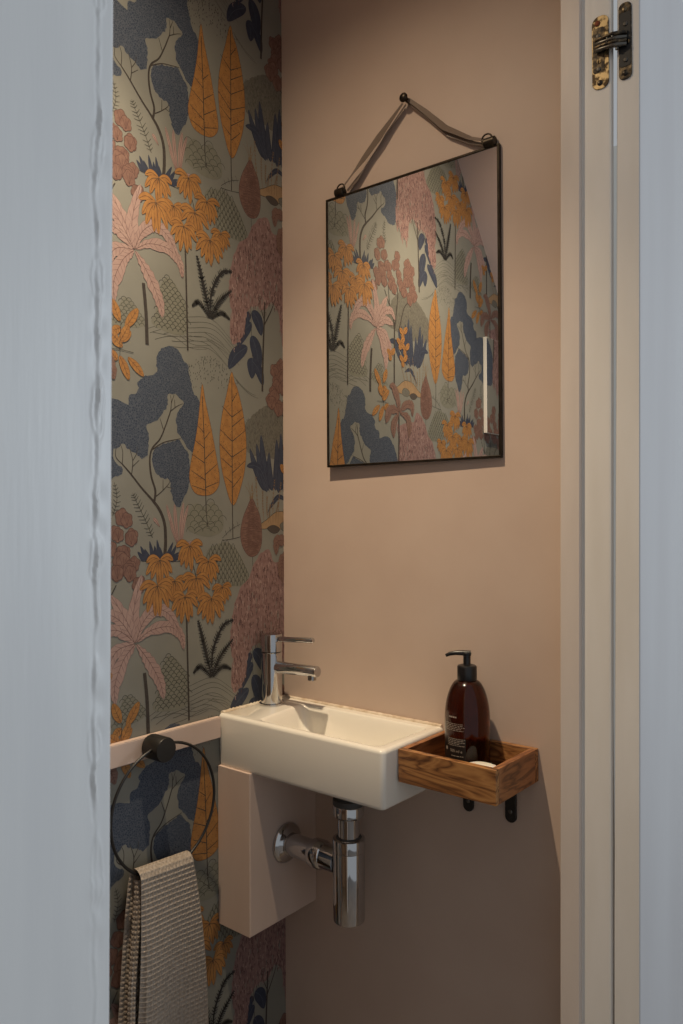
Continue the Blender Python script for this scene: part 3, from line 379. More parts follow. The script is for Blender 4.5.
                    for b in k['br']: s.line(catmull(b, 4), 'bark', 1.3, .7)
                elif kind == 'cone':
                    s.line(p + [p[0]], 'rustdark', .6, up=False)
                    y = y0 + 3
                    while y < y1 - 2:
                        xs = [x for x in [x0 + (x1 - x0) * q / 60 for q in range(61)] if inside((x, y), p)]
                        if len(xs) > 3:
                            for g in range(2):
                                a, b = xs[0], xs[-1]; m0 = a + (b - a) * rng.uniform(0, .35) + g * (b - a) * .4; m1 = min(b, m0 + (b - a) * rng.uniform(.25, .6))
                                s.line([(m0, y), ((m0 + m1) / 2, y + .6), (m1, y)], 'rustdark', .6, .4, up=False)
                        y += 2.0
            elif kind == 'leaf':
                lc = {'navy': 'navylite', 'orange': 'orangedark', 'pink': 'pinkline'}.get(c, 'ink')
                s.leaf(pts, k['w'] * u * (1.45 if c == 'navy' else 1), c, lc, k['peak'], k['lines'], outline=(.35 if c != 'navy' else 0), veins=(3 if c == 'orange' else 0))
            elif kind == 'frond':
                s.leaf(pts, k['w'] * u * 1.55, c, 'pinkline' if c == 'pink' else 'rustdark', .5, 1, lw=.8, rag=.35, veins=2, outline=.3)
            elif kind == 'wheat':
                m = catmull(pts, 6); s.line(m, c, .8, .5)
                for i in range(len(m) // 3, len(m)):
                    for d in (-1, 1): s.line([m[i], (m[i][0] + d * 2.2, m[i][1] + 3)], c, 1.1, .4, up=False)
            elif kind == 'fern':
                hv = k.get('heavy')
                if hv: s.leaf(pts, k['len'] * .16, c, 'sageb', .55, 0, rag=.5, outline=0)
                m = catmull(pts, 10); s.line(m, c, 1.0, .5); n = k['n']
                s.up()
                for i in range(1, n + 1):
                    q = i / (n + 1); j = int(q * (len(m) - 1)); a = Vector(m[max(j - 1, 0)]); b = Vector(m[min(j + 1, len(m) - 1)]); t = (b - a).normalized()
                    nn = Vector((-t.y, t.x)); ll = k['len'] * u * (.85 if hv else .8) * (math.sin(math.pi * (q * .85 + .12)) ** .7)
                    for d in (-1, 1):
                        e = Vector(m[j]) + nn * d * ll + t * ll * .55
                        s.line([m[j], tuple(e)], c, 2.3 if hv else 1.1, 1.2 if hv else .6, up=False)
            elif kind == 'rosette':
                (x, y), (x2, y2) = pts; r = abs(x2 - x) * .95
                for a in (172, 8, 205, -25, 232, -52, 258, -80):
                    a = R(a + rng.uniform(-6, 6)); rr = r * rng.uniform(.85, 1.0)
                    e = (x + rr * math.cos(a), y + rr * math.sin(a) * 1.15 - r * .22); mpt = (x + rr * .55 * math.cos(a), y + rr * .6 * math.sin(a) + r * .08)
                    s.leaf([(x, y), mpt, e], r * .17, c, 'orangedark', .5, 1, lw=.9, outline=.45)
                for a in (200, 250, 290, 340):
                    a = R(a); s.line([(x, y), (x + r * .4 * math.cos(a), y + r * .4 * math.sin(a))], 'bark', .9, .4)
            elif kind == 'blossoms':
                pts = [(x + rng.uniform(-6, 6), y + rng.uniform(-6, 6)) for x, y in pts for _ in range(2)]
                for (x, y) in sorted(pts, key=lambda q: -q[1]):
                    r = k['r'] * u * rng.uniform(1.45, 1.9); th = rng.uniform(-.5, .5)
                    o = []
                    for i in range(24):
                        t = 2 * math.pi * i / 24; rad = r * (1 + .22 * abs(math.sin(2.5 * t)) - .1)
                        o.append((x + rad * math.cos(t + th), y + rad * 1.1 * math.sin(t + th)))
                    s.fill([(x + (a - x) * 1.07, y + (b - y) * 1.07) for a, b in o], 'rustdark'); s.fill(o, c); s.up()
                    for d in (-.6, 0, .6): s.line([(x, y - r * .9), (x + d * r * .5, y), (x + d * r, y + r * .75)], 'rustdark', .55, .35, up=False)
        return s
CELL = Paper().build(); print('PAPER', CELL.h, len(CELL.f))
def wallpaper(name, parent, y0, y1, z0, z1, x):
    """the printed paper over a rectangle of the plane x = const: backing plus every repeat, cut at the rectangle's edges"""
    me = bpy.data.meshes.new(name); bm = bmesh.new()
    loc = Vector(parent.location)
    q = [bm.verts.new((1e-4, a, b)) for a, b in ((y0, z0), (y1, z0), (y1, z1), (y0, z1))]
    bm.faces.new(q).material_index = 0
    cx0, cx1 = min(v[0] for v in CELL.v), max(v[0] for v in CELL.v); cz0, cz1 = min(v[1] for v in CELL.v), max(v[1] for v in CELL.v)
    for i in range(-2, 6):
        for j in range(-5, 5):
            oy = -i * PITCH; oz = -i * DROP + j * 2 * DROP
            if oy + cx1 < y0 or oy + cx0 > y1 or oz + cz1 < z0 or oz + cz0 > z1: continue
            b2 = bmesh.new()
            vs = [b2.verts.new((2e-4 + h, a + oy, b + oz)) for a, b, h in CELL.v]
            for f, m in zip(CELL.f, CELL.m):
                if len(set(f)) < 3: continue
                try: b2.faces.new([vs[k] for k in f]).material_index = m
                except ValueError: pass
            for co, no in (((0, y0, 0), (0, -1, 0)), ((0, y1, 0), (0, 1, 0)), ((0, 0, z0), (0, 0, -1)), ((0, 0, z1), (0, 0, 1))):
                bmesh.ops.bisect_plane(b2, geom=b2.verts[:] + b2.edges[:] + b2.faces[:], plane_co=co, plane_no=no, clear_outer=True)
            tmp = bpy.data.meshes.new('tmp'); b2.to_mesh(tmp); b2.free(); bm.from_mesh(tmp); bpy.data.meshes.remove(tmp)
    for v in bm.verts: v.co = v.co + Vector((x, 0, 0)) - loc
    for f in bm.faces:
        f.normal_update()
        if f.normal.x < 0: f.normal_flip()
    bm.to_mesh(me); bm.free()
    for p in PAPER: me.materials.append(PM[p])
    o = bpy.data.objects.new(name, me); C.objects.link(o); o.parent = parent
    return o

# ------------------------------------------------------------------ the room
CEIL = 1.08; FLOOR = -ZC
DX0, DX1 = .612, .681          # thickness of the doorway wall
wl = struct('wall_left', MB().box(-.12, 0, -1.9, .12, FLOOR, CEIL), M['pink'], 'wall covered in sage botanical wallpaper with trees and palms', 'wall')
wp = wallpaper('wallpaper', wl, -1.8, 0, FLOOR, CEIL, 0)
struct('wall_back', MB().box(0, .618, 0, .10, FLOOR, CEIL + .2), M['pink'], 'plain pink painted plaster wall behind the basin', 'wall')
struct('wall_right', MB().box(DX0, DX1, -1.9, -.905, FLOOR, CEIL + .2).box(DX0, DX1, -.905, 0, .82, CEIL + .2), M['pink'], 'painted wall around the doorway', 'wall')
struct('wall_front', MB().box(-.12, DX1, -2.0, -1.9, FLOOR, CEIL + .2), M['pink'], 'pink end wall of the cloakroom', 'wall')
struct('wall_hall', MB().box(-.9, 2.4, 1.55, 1.65, FLOOR, CEIL + .2), M['white'], 'white end wall of the hallway beyond the open door', 'wall')
struct('floor', MB().box(-.12, 2.4, -2.4, 1.9, FLOOR - .05, FLOOR), M['floor'], 'grey cloakroom and hallway floor', 'floor')
struct('ceiling', MB().box(-.12, DX1, -.72, .12, CEIL, CEIL + .1), M['ceilingpaint'], 'flat pink ceiling over the basin', 'ceiling')
sl = 1.304
ys0, zs0 = -.667, CEIL; ys1 = -1.9; zs1 = CEIL - sl * (ys0 - ys1)
struct('ceiling_slope', MB().add([(x, y, z + d) for d in (0, .12) for x in (0, DX1) for y, z in ((ys0, zs0), (ys1, zs1))],
       [(0, 1, 3, 2), (4, 6, 7, 5), (0, 4, 5, 1), (2, 3, 7, 6), (0, 2, 6, 4), (1, 5, 7, 3)]), M['ceilingpaint'], 'sloping pink underside of the stairs', 'ceiling')

def lean(p): return Vector((p.x + .0082 * p.z, p.y, p.z))
# right jamb with its door stop (the frame leans a little)
jm = MB()
jm.prism([(.6116, -.0005), (.6116, -.0700), (.6768, -.0700), (.6788, -.0694), (.6803, -.0678), (.6808, -.0655), (.6560, -.0005)], 'Z', FLOOR, .82)
t1 = struct('trim_1', jm.map(lean), M['cream'], 'cream painted door jamb on the hinge side', 'door frame')
st = MB().prism([(.6090, -.0700), (.6090, -.0752), (.6100, -.0765), (.6366, -.0765), (.6379, -.0753), (.6383, -.0700)], 'Z', FLOOR, .82).map(lean)
s1 = st.obj('door_stop', M['stop'], smooth=40); s1.parent = t1
# left architrave, close to the camera, with a ridge of old paint down it
random.seed(11)
NY, NZ = 90, 1000
g = []
ridge = []; yy = 0
for k in range(NZ + 1):
    yy = yy * .97 + random.uniform(-.00042, .00042); ridge.append(yy)
blob = [(.285, .010, .0022), (.06, .016, .0018), (.20, .014, .0016), (-.12, .010, .0016), (-.19, .020, .0012), (.33, .012, .002), (-.02, .012, .0014), (.13, .012, .0016)]
for k in range(NZ + 1):
    z = -.75 + 1.25 * k / NZ; row = []
    for j in range(NY + 1):
        d = .075 * (j / NY) ** 1.25                      # distance in from the edge
        e = (d - .0095 - ridge[k] * .8) / .0010
        amp = .0013 * (.55 + .6 * math.sin(z * 37) * math.sin(z * 91 + 1.3) + .4 * math.sin(z * 210)) * (1.0 if z > -.16 else .25)
        x = max(0, amp) * math.exp(-e * e) - .0004 * math.exp(-((e - 1.9) / .8) ** 2) * (1.0 if z > -.16 else .4) + .00035 * math.sin(z * 160 + 3 * math.sin(z * 61)) * math.exp(-((d - .009) / .004) ** 2)
        for bz, bs, ba in blob:
            q = ((z - bz) / bs) ** 2 + ((d - .0095 - ridge[k]) / .0034) ** 2
            if q < 4: x += ba * .45 * (math.exp(-((q - 1) / .35) ** 2) * .6 + math.exp(-q * 1.6) * .25)
        if d < .002: x -= .002 * (1 - math.sqrt(max(0, 1 - (1 - d / .002) ** 2)))
        row.append((.7 + x, -.8742 + .0077 * z - d, z))
    g.append(row)
ar = MB().rings(g, False, False, closed=False)
t2 = struct('trim_2', MB().box(.681, .6978, -1.10, -.8742 - .0005, FLOOR, .9).map(lambda p: Vector((p.x, p.y + .0077 * p.z, p.z))), M['white_gloss'],
            'white painted door surround in the near left foreground', 'door frame')
ro = ar.obj('painted_face', M['white_gloss'], smooth=60, recalc=False); ro.parent = t2
inner = MB().prism([(DX0, -.905), (DX0, -.8775), (.6978, -.8775), (.6978, -.905)], 'Z', FLOOR, .82).map(lambda p: Vector((p.x, p.y + .0077 * p.z, p.z)))
io = inner.obj('jamb_lining', M['cream']); io.parent = t2

# the open door, folded back against the hallway wall
dm = MB()
def dring(z, back):
    ca, sa = math.cos(R(4.5)), math.sin(R(4.5))
    out = []
    for x, y in ((back + .0012, 0), (back, .0015), (back, .70), (.7178, .70), (.7178, .0012), (.7166, 0)):
        xx = x - .7178; out.append(lean(Vector((.7178 + xx * ca + y * sa, -.0700 - xx * sa * 0 + y * ca, z))))
    return out
dm.rings([dring(FLOOR + .008, .6828), dring(-.55, .6828), dring(.0, .6846), dring(.40, .6862), dring(.80, .6872)])
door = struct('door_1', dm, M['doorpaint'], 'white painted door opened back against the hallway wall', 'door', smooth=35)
dedge = MB().add([lean(Vector((a, -.0703, z))) for z, b in ((FLOOR + .008, .6830), (-.55, .6830), (0, .6850), (.4, .6866), (.8, .6876)) for a in (b + .0010, .7168)],
                 [(2 * i, 2 * i + 1, 2 * i + 3, 2 * i + 2) for i in range(4)])
de = dedge.obj('door_edge', M['cream']); de.parent = door

# ------------------------------------------------------------------ concealed hinge
hz = thing('concealed_hinge', 'tarnished brass concealed hinge linking the jamb and door edge', 'hinge', (.684, -.072, .60))
def L(x, z): return (x + .0082 * z, z)
def plate(x0, x1, z0, z1): return [(a + .0082 * .64, b) for a, b in rrect(x0, x1, z0, z1, (x1 - x0) * .42, 6)]
fp = part('frame_plate', MB().prism(plate(.6530, .6765, .589, .690), 'Y', -.0715, -.0695), M['brass'], hz, smooth=40, bevel=.0005)
dp = part('door_plate', MB().prism(plate(.6902, .7075, .590, .694), 'Y', -.0722, -.0698), M['darkbrass'], hz, smooth=40, bevel=.0005)
def recess(x0, x1, z0, z1, y): return MB().prism([(a + .0082 * .64, b) for a, b in rrect(x0, x1, z0, z1, .0035, 5)], 'Y', y - .0006, y)
part('pocket', recess(.6545, .6705, .612, .674, -.0714), M['darkbrass'], fp, smooth=40)
part('pocket', recess(.6915, .7065, .607, .680, -.0721), M['rubber'], dp, smooth=40)
part('pocket_floor', recess(.6600, .6660, .624, .631, -.0720), M['brass'], fp, smooth=40)
part('pocket_floor', recess(.7000, .7050, .6355, .6425, -.0727), M['brass'], dp, smooth=40)
def screw(x, z, y, r, m, par):
    s = MB().lathe([(r * .5, 0), (r, 0), (r, -.0005), (r * .75, -.0012), (0.0001, -.0013)], (x + .0082 * .64, y, z), 'Y', 20)
    o = part('screw', s, m, par, smooth=40)
    part('screw_slot', MB().box(x + .0082 * .64 - r * .6, x + .0082 * .64 + r * .6, y - .0015, y - .0011, z - r * .13, z + r * .13), M['rubber'], o)
screw(.6610, .6805, -.0716, .0038, M['rust'], fp); screw(.6640, .5975, -.0716, .0038, M['darkbrass'], fp)
screw(.6620, .6620, -.0722, .0030, M['steelink'], fp); screw(.6625, .6165, -.0722, .0030, M['steelink'], fp)
screw(.6985, .6845, -.0723, .0036, M['darkbrass'], dp); screw(.6985, .5985, -.0723, .0036, M['darkbrass'], dp)
screw(.6995, .6640, -.0728, .0030, M['steelink'], dp); screw(.6995, .6155, -.0728, .0030, M['steelink'], dp)
for i, (za, zb) in enumerate(((.6560, .6520), (.6505, .6450), (.6455, .6400), (.6410, .6350))):
    x0, x1 = .6590, .7020
    pts = []
    for k in range(9):
        t = k / 8; pts.append((x0 + (x1 - x0) * t + .0052, -.0735 - .0050 * math.sin(math.pi * t) - .0006 * i, za + (zb - za) * (t ** .8)))
    part('link', MB().tube(pts, [.0026, .0030, .0028, .0024, .0026, .0030, .0030, .0028, .0026], 10), M['steelink'] if i % 2 else M['darkbrass'], hz, smooth=60)
for x, z in ((.6840, .6495), (.6770, .6440), (.6900, .6380)):
    part('pin', MB().lathe([(.0024, -.007), (.0024, .007)], (x + .0052, -.0775, z), 'Z', 14), M['steelink'], hz, smooth=40)

# ------------------------------------------------------------------ boxed-in pipe below the basin, timber rail
BX = .082
pb = thing('pipe_boxing', 'pink painted pipe boxing hanging below the left end of the basin', 'boxing', (.041, -.087, -.726))
part('casing', MB().box(.0008, BX, -.174, -.0004, -.726, -.4425), M['pinkwood'], pb, bevel=.0016)
part('front_board', MB().box(.0010, BX - .0004, -.1755, -.1738, -.7262, -.4425), M['pinkwood'], pb, bevel=.0008)
rl = thing('wall_rail', 'pink painted timber rail on the papered wall beside the basin', 'rail', (.010, -.75, -.389))
part('batten', MB().box(.0012, .0120, -1.15, -.1775, -.3905, -.3545), M['pinkwood'], rl, bevel=.0014)
part('top_edge', MB().box(.0012, .0116, -1.15, -.1775, -.3548, -.3535), M['pinkwood'], rl, bevel=.0006)

# ------------------------------------------------------------------ washbasin
BW, BY, BT, BB = .3690, -.1735, -.3500, -.4450
wb = thing('washbasin', 'small white rectangular ceramic washbasin fixed in the corner', 'basin', (.18, -.085, BB))
def rr4(x0, x1, y0, y1, r, n=6):
    out = []
    for cx, cy, a0, q in ((x1 - r * .4, y1 - r * .4, 0, .4), (x0 + r * .3, y1 - r * .3, 90, .3), (x0 + r * .3, y0 + r * .3, 180, .3), (x1 - r, y0 + r, 270, 1)):
        for k in range(n + 1):
            a = R(a0 + 90 * k / n); out.append((cx + r * q * math.cos(a), cy + r * q * math.sin(a)))
    return out
def ring(x0, x1, y0, y1, r, z): return [(x, y, z) for x, y in rr4(x0, x1, y0, y1, r)]
rs = []
e = .0070
for k in range(5):     # bottom edge
    a = R(90 * k / 4); i = e * (1 - math.sin(a)); rs.append(ring(.0008 + i * .2, BW - .003 - i, BY + .003 + i, -.0012, .0085, BB + e * (1 - math.cos(a))))
for k in range(6):     # top edge
    a = R(90 * k / 5); i = e * (1 - math.cos(a)); rs.append(ring(.0008 + i * .1, BW - i, BY + i, -.0012, .010, BT - e * (1 - math.sin(a))))
def bowl(t, z, r):     # t: how far the bowl wall has come in
    return [(x, y, z) for x, y in rpoly([(.0930 + t * 1.5, BY + .0140 + t), (BW - .0215 - t, BY + .0140 + t), (BW - .0185 - t, -.0235 - t), (.0700 + t * 1.5, -.0235 - t)], r, 6)]
def roll(r):           # match the outer ring's starting corner
    return r[14:] + r[:14]
br = [bowl(-.004, BT, .014), bowl(-.0015, BT - .0006, .0145), bowl(0, BT - .0035, .015), bowl(.003, BT - .012, .016), bowl(.008, BT - .035, .020), bowl(.013, BT - .055, .022), bowl(.020, BT - .066, .024), bowl(.032, BT - .070, .020), bowl(.045, BT - .0715, .012)]
rs += [roll(q) for q in br]
part('basin_body', MB().rings(rs, True, True), M['ceramic'], wb, smooth=48)
part('waste_cover', MB().lathe([(.0001, .0045), (.012, .0045), (.017, .0035), (.019, .001), (.019, -.002)], (.229, -.090, BT - .0715), 'Z', 30), M['chrome'], wb, smooth=40)
sb = [(.004 + (BW - .008) * k / 60, -.0022 + .0008 * math.sin(k * 1.7) * math.sin(k * .53), BT + .0004 + .0003 * math.sin(k * 2.3)) for k in range(61)]
part('sealant_bead', MB().tube(sb, .0036, 8), M['sealant'], wb, smooth=60)
sb = [(.0030 + .0008 * math.sin(k * 1.9), -.003 - (.164) * k / 40, BT + .0004 + .001 * math.sin(k * 2.9)) for k in range(41)]
part('sealant_bead', MB().tube(sb, .0036, 8), M['sealant'], wb, smooth=60)

# ------------------------------------------------------------------ tap
TX, TY = .0285, -.0650
tp = thing('basin_tap', 'chrome single lever mixer tap on the basin deck', 'tap', (TX, TY, BT))
part('base_ring', MB().lathe([(.0235, 0), (.0238, .0015), (.0235, .0042), (.0200, .0052)], (TX, TY, BT), 'Z', 48), M['chrome'], tp, smooth=35)
part('body', MB().lathe([(.0200, .0045), (.0200, .0985), (.0188, .0995)], (TX, TY, BT), 'Z', 56), M['chrome'], tp, smooth=35)
part('seam', MB().lathe([(.0182, .0990), (.0182, .1010)], (TX, TY, BT), 'Z', 40), M['rubber'], tp, smooth=35)
hd = part('lever_head', MB().lathe([(.0186, .1005), (.0203, .1012), (.0203, .1315), (.0195, .1334), (.0150, .1340), (.0001, .1340)], (TX, TY, BT), 'Z', 56), M['chrome'], tp, smooth=35)
hp = [(TX + .012, TY, BT + .1245), (TX + .060, TY, BT + .1275), (TX + .1040, TY, BT + .1302), (TX + .1055, TY, BT + .1303)]
part('lever', MB().tube(hp, [.0052, .0050, .0050, .0040], 16), M['chrome'], tp, smooth=50)
spt = [(TX + .010, TY, BT + .0720), (TX + .06, TY, BT + .0735), (TX + .1140, TY, BT + .0750), (TX + .1155, TY, BT + .0751)]
sp = part('spout', MB().tube(spt, [.0112, .0106, .0100, .0090], 28), M['chrome'], tp, smooth=50)
part('aerator', MB().lathe([(.0070, .008), (.0078, -.002), (.0078, -.0075), (.0066, -.0085), (.0001, -.0080)], (TX + .1020, TY, BT + .0665), 'Z', 24), M['chromedark'], sp, smooth=35)

# ------------------------------------------------------------------ bottle trap
QX, QY = .2290, -.0840
bt = thing('bottle_trap', 'chrome bottle trap and waste pipe under the basin', 'waste trap', (QX, QY, -.694))
part('waste_tail', MB().lathe([(.0215, -.4455), (.0215, -.478)], (QX, QY, 0), 'Z', 40), M['pipe_dark'], bt, smooth=35)
part('washer', MB().lathe([(.0250, -.4760), (.0272, -.4775), (.0272, -.4860), (.0260, -.4875)], (QX, QY, 0), 'Z', 40), M['pipe_dark'], bt, smooth=35)
part('top_nut', MB().lathe([(.0262, -.4872), (.0270, -.4885), (.0270, -.5040), (.0225, -.5085)], (QX, QY, 0), 'Z', 40), M['chrome'], bt, smooth=35)
part('inlet_pipe', MB().lathe([(.0190, -.505), (.0190, -.552)], (QX, QY, 0), 'Z', 40), M['chrome'], bt, smooth=35)
part('gasket', MB().lathe([(.0192, -.5405), (.0215, -.5415), (.0240, -.5440)], (QX, QY, 0), 'Z', 40, cap=False), M['pipe_dark'], bt, smooth=35)
part('cup_nut', MB().lathe([(.0240, -.5425), (.0275, -.5440), (.0280, -.5455), (.0280, -.5640), (.0270, -.5652)], (QX, QY, 0), 'Z', 48), M['chrome'], bt, smooth=35)
part('cup', MB().lathe([(.0268, -.5648), (.0273, -.5660), (.0273, -.6790), (.0265, -.6830), (.0235, -.6845), (.0001, -.6845)], (QX, QY, 0), 'Z', 48), M['chrome'], bt, smooth=35)
PZ_ = -.5895
part('outlet_pipe', MB().lathe([(.0200, BX + .002), (.0200, .168)], (0, QY, PZ_), 'X', 40), M['chrome'], bt, smooth=35)
part('outlet_nut', MB().lathe([(.0205, .148), (.0238, .149), (.0252, .153), (.0252, .170), (.0235, .174), (.0218, .176), (.0218, .206)], (0, QY, PZ_), 'X', 40), M['chrome'], bt, smooth=35)
part('wall_flange', MB().lathe([(.0355, BX + .0003), (.0362, BX + .002), (.0345, BX + .006), (.0290, BX + .0095), (.0215, BX + .0115), (.0197, BX + .013)], (0, QY, PZ_), 'X', 48), M['chrome'], bt, smooth=50)

# ------------------------------------------------------------------ wooden tray with iron brackets
X0, X1, Y0, ZT, ZB = .3704, .5380, -.1375, -.3550, -.4055
tr = thing('wooden_box_shelf', 'dark grained wooden open box bracketed to the wall beside the basin', 'shelf', ((X0 + X1) / 2, -.07, ZB))
th = .0105
part('front_panel', MB().box(X0, X1, Y0, Y0 + th, ZB, ZT), M['wood_x'], tr, bevel=.0008)
part('back_panel', MB().box(X0, X1, -.0008 - th, -.0008, ZB, ZT), M['wood_x'], tr, bevel=.0008)
part('side_panel', MB().box(X0, X0 + th, Y0 + th + .0002, -.0010 - th, ZB, ZT), M['wood_y'], tr, bevel=.0008)
part('side_panel', MB().box(X1 - th, X1, Y0 + th + .0002, -.0010 - th, ZB, ZT), M['wood_y'], tr, bevel=.0008)
part('base_panel', MB().box(X0 + th, X1 - th, Y0 + th, -.0010 - th, ZB + .001, ZB + .009), M['wood_x'], tr)
for bx in (.4160, .4920):
    w = .0095
    b = MB()
    b.prism([(bx - w, ZB - .0002), (bx - w, -.468)] + [(bx + w * math.cos(R(180 + 180 * k / 10)), -.470 + w * math.sin(R(180 + 180 * k / 10))) for k in range(11)] + [(bx + w, -.468), (bx + w, ZB - .0002)], 'Y', -.0052, -.0008)
    b.box(bx - w, bx + w, -.120, -.0052, ZB - .0048, ZB - .0004)
    bo = part('bracket', b, M['black'], tr, bevel=.0008)
    part('screw', MB().lathe([(.0034, 0), (.0034, -.0008), (.002, -.0016), (.0001, -.0017)], (bx, -.0052, -.462), 'Y', 18), M['steelink'], bo, smooth=40)

# ------------------------------------------------------------------ soap dispenser
SX, SY, SB = .4410, -.0485, ZB + .0092
sd = thing('soap_dispenser', 'amber pump soap bottle with a black top standing in the wooden box', 'bottle', (SX, SY, SB))
prof = [(.0001, 0), (.0310, 0), (.0345, .0025), (.0353, .007), (.0353, .086)]
for k in range(1, 11):
    a = R(90 * k / 10); prof.append((.0353 - (.0353 - .0142) * (1 - math.cos(a)) ** .85, .086 + .056 * math.sin(a) ** .97))
prof += [(.0140, .1490), (.0001, .1490)]
part('bottle', MB().lathe(prof, (SX, SY, SB), 'Z', 64), M['amber'], sd, smooth=50)
RL = .03545
def cyl(az, z, r=RL): return (SX + r * math.cos(R(az)), SY + r * math.sin(R(az)), z)
AZ0, AZ1 = -146, -64
lab = MB().rings([[cyl(AZ0 + (AZ1 - AZ0) * k / 30, z) for k in range(31)] for z in (-.374, -.3385)], False, False, closed=False)
lo = part('label', lab, M['labelblack'], sd, smooth=60, recalc=False); lo['label'] = 'black printed label with small pale lettering'
pr = MB(); rng = random.Random(3)
def bar(az0, az1, z, h):
    n = max(2, int((az1 - az0) / 3)); pr.rings([[cyl(az0 + (az1 - az0) * k / n, zz, RL + .00012) for k in range(n + 1)] for zz in (z, z + h)], False, False, closed=False)
def words(az0, az1, z, h):
    a = az0
    while a < az1 - 2:
        l = min(rng.uniform(2.5, 9), az1 - a); bar(a, a + l, z, h); a += l + 1.6
for z, a0, a1 in ((-.3170, -124, -68), (-.3195, -124, -72), (-.3220, -124, -66), (-.3245, -124, -75), (-.3270, -124, -70), (-.3400, -116, -66), (-.3425, -116, -70), (-.3450, -116, -66), (-.3475, -116, -80), (-.3500, -116, -67)):
    words(a0, a1, z, .00075)
def text(body, az0, z, size):
    cu = bpy.data.curves.new('print', 'FONT'); cu.body = body; cu.size = size
    to = bpy.data.objects.new('print', cu); C.objects.link(to)
    dg = bpy.context.evaluated_depsgraph_get(); me = to.evaluated_get(dg).to_mesh()
    vs = [cyl(az0 + math.degrees(v.co.x / RL), z + v.co.y, RL + .00014) for v in me.vertices]; fs = [tuple(p.vertices) for p in me.polygons]
    to.evaluated_get(dg).to_mesh_clear(); bpy.data.objects.remove(to); bpy.data.curves.remove(cu)
    pr.add(vs, fs)
text('500 ml e', -108, -.3600, .0062); words(-112, -88, -.3075, .0022)
bar(-126, -119, -.3590, .0050)
words(-104, -70, -.3660, .0009)
part('label_print', pr, M['labelwhite'], sd, recalc=False)
pz = SB + .1425
part('collar', MB().lathe([(.0150, 0), (.0154, .001), (.0154, .0205), (.0140, .0225), (.0075, .0245), (.0001, .0245)], (SX, SY, pz), 'Z', 40), M['blackplastic'], sd, smooth=35)
pm = part('pump', MB().lathe([(.0058, .023), (.0058, .0370), (.0066, .0375), (.0070, .0420), (.0060, .0435), (.0001, .0436)], (SX, SY, pz), 'Z', 28), M['blackplastic'], sd, smooth=35)
d = Vector((-.90, -.43, 0)).normalized(); p0 = Vector((SX, SY, pz + .0407))
npts = [p0 - d * .006 + Vector((0, 0, .0005)), p0 + d * .006 + Vector((0, 0, .0008)), p0 + d * .018 + Vector((0, 0, .0006)), p0 + d * .027 + Vector((0, 0, -.0012)), p0 + d * .033 + Vector((0, 0, -.0040))]
part('nozzle', MB().tube(npts, [.0044, .0042, .0036, .0031, .0026], 14), M['blackplastic'], pm, smooth=50)

# bar of soap on the tray floor
sr = []
SPX, SPY = .4930, -.0955
for k in range(11):
    a = R(-90 + 180 * k / 10); s_ = math.cos(a) ** .5 if k not in (0, 10) else .02
    sr.append([(SPX + .0320 * s_ * math.cos(t), SPY + .0250 * s_ * math.sin(t), ZB + .0250 + .0156 * math.sin(a)) for t in [2 * math.pi * q / 36 for q in range(36)]])
solo('soap_bar', MB().rings(sr), M['soap'], 'white oval bar of soap lying in the wooden box', 'soap', (SPX, SPY, ZB + .0093), smooth=60)

# ------------------------------------------------------------------ towel ring and towel
RX, RY, RZ, RR = .0370, -.3205, -.4690, .1040
tg = thing('towel_ring', 'thin black towel ring mounted on the pink rail', 'towel ring', (.02, RY, RZ - RR))
part('mount', MB().lathe([(.0165, .0122), (.0195, .0130), (.0200, .0155), (.0200, .0500), (.0190, .0518), (.0001, .0520)], (0, -.3300, -.3705), 'X', 44), M['black'], tg, smooth=35)
part('ring', MB().tube([(RX, RY + RR * math.cos(2 * math.pi * k / 96), RZ + RR * math.sin(2 * math.pi * k / 96)) for k in range(96)], .0024, 12, closed=True), M['black'], tg, smooth=60)

tw = thing('hanging_towel', 'taupe waffle weave hand towel hanging through the black ring', 'towel', (.045, -.325, -.86))
def cloth(fn, cu, cv_, amp=.0019):
    """grid of points fn(u,v) pushed along its normal by the waffle relief"""
    nu, nv = cu * 6, cv_ * 6
    P = [[Vector(fn(i / nu, j / nv)) for i in range(nu + 1)] for j in range(nv + 1)]
    out = []
    for j in range(nv + 1):
        row = []
        for i in range(nu + 1):
            du = P[j][min(i + 1, nu)] - P[j][max(i - 1, 0)]; dv = P[min(j + 1, nv)][i] - P[max(j - 1, 0)][i]
            n = du.cross(dv)
            if n.length > 1e-12: n.normalize()
            a = abs(math.sin(math.pi * cu * i / nu)); b = abs(math.sin(math.pi * cv_ * j / nv))
            h = max((1 - a), (1 - b) * .9) ** .9
            row.append(P[j][i] + n * amp * (h - .3))
        out.append(row)
    return out
def lerp(a, b, t): return a + (b - a) * t
FR_ = .0135                                  # radius of the fold over the ring
LEN_F, LEN_B = .335, .345
ZF = -.5690                                  # ring height inside the fold
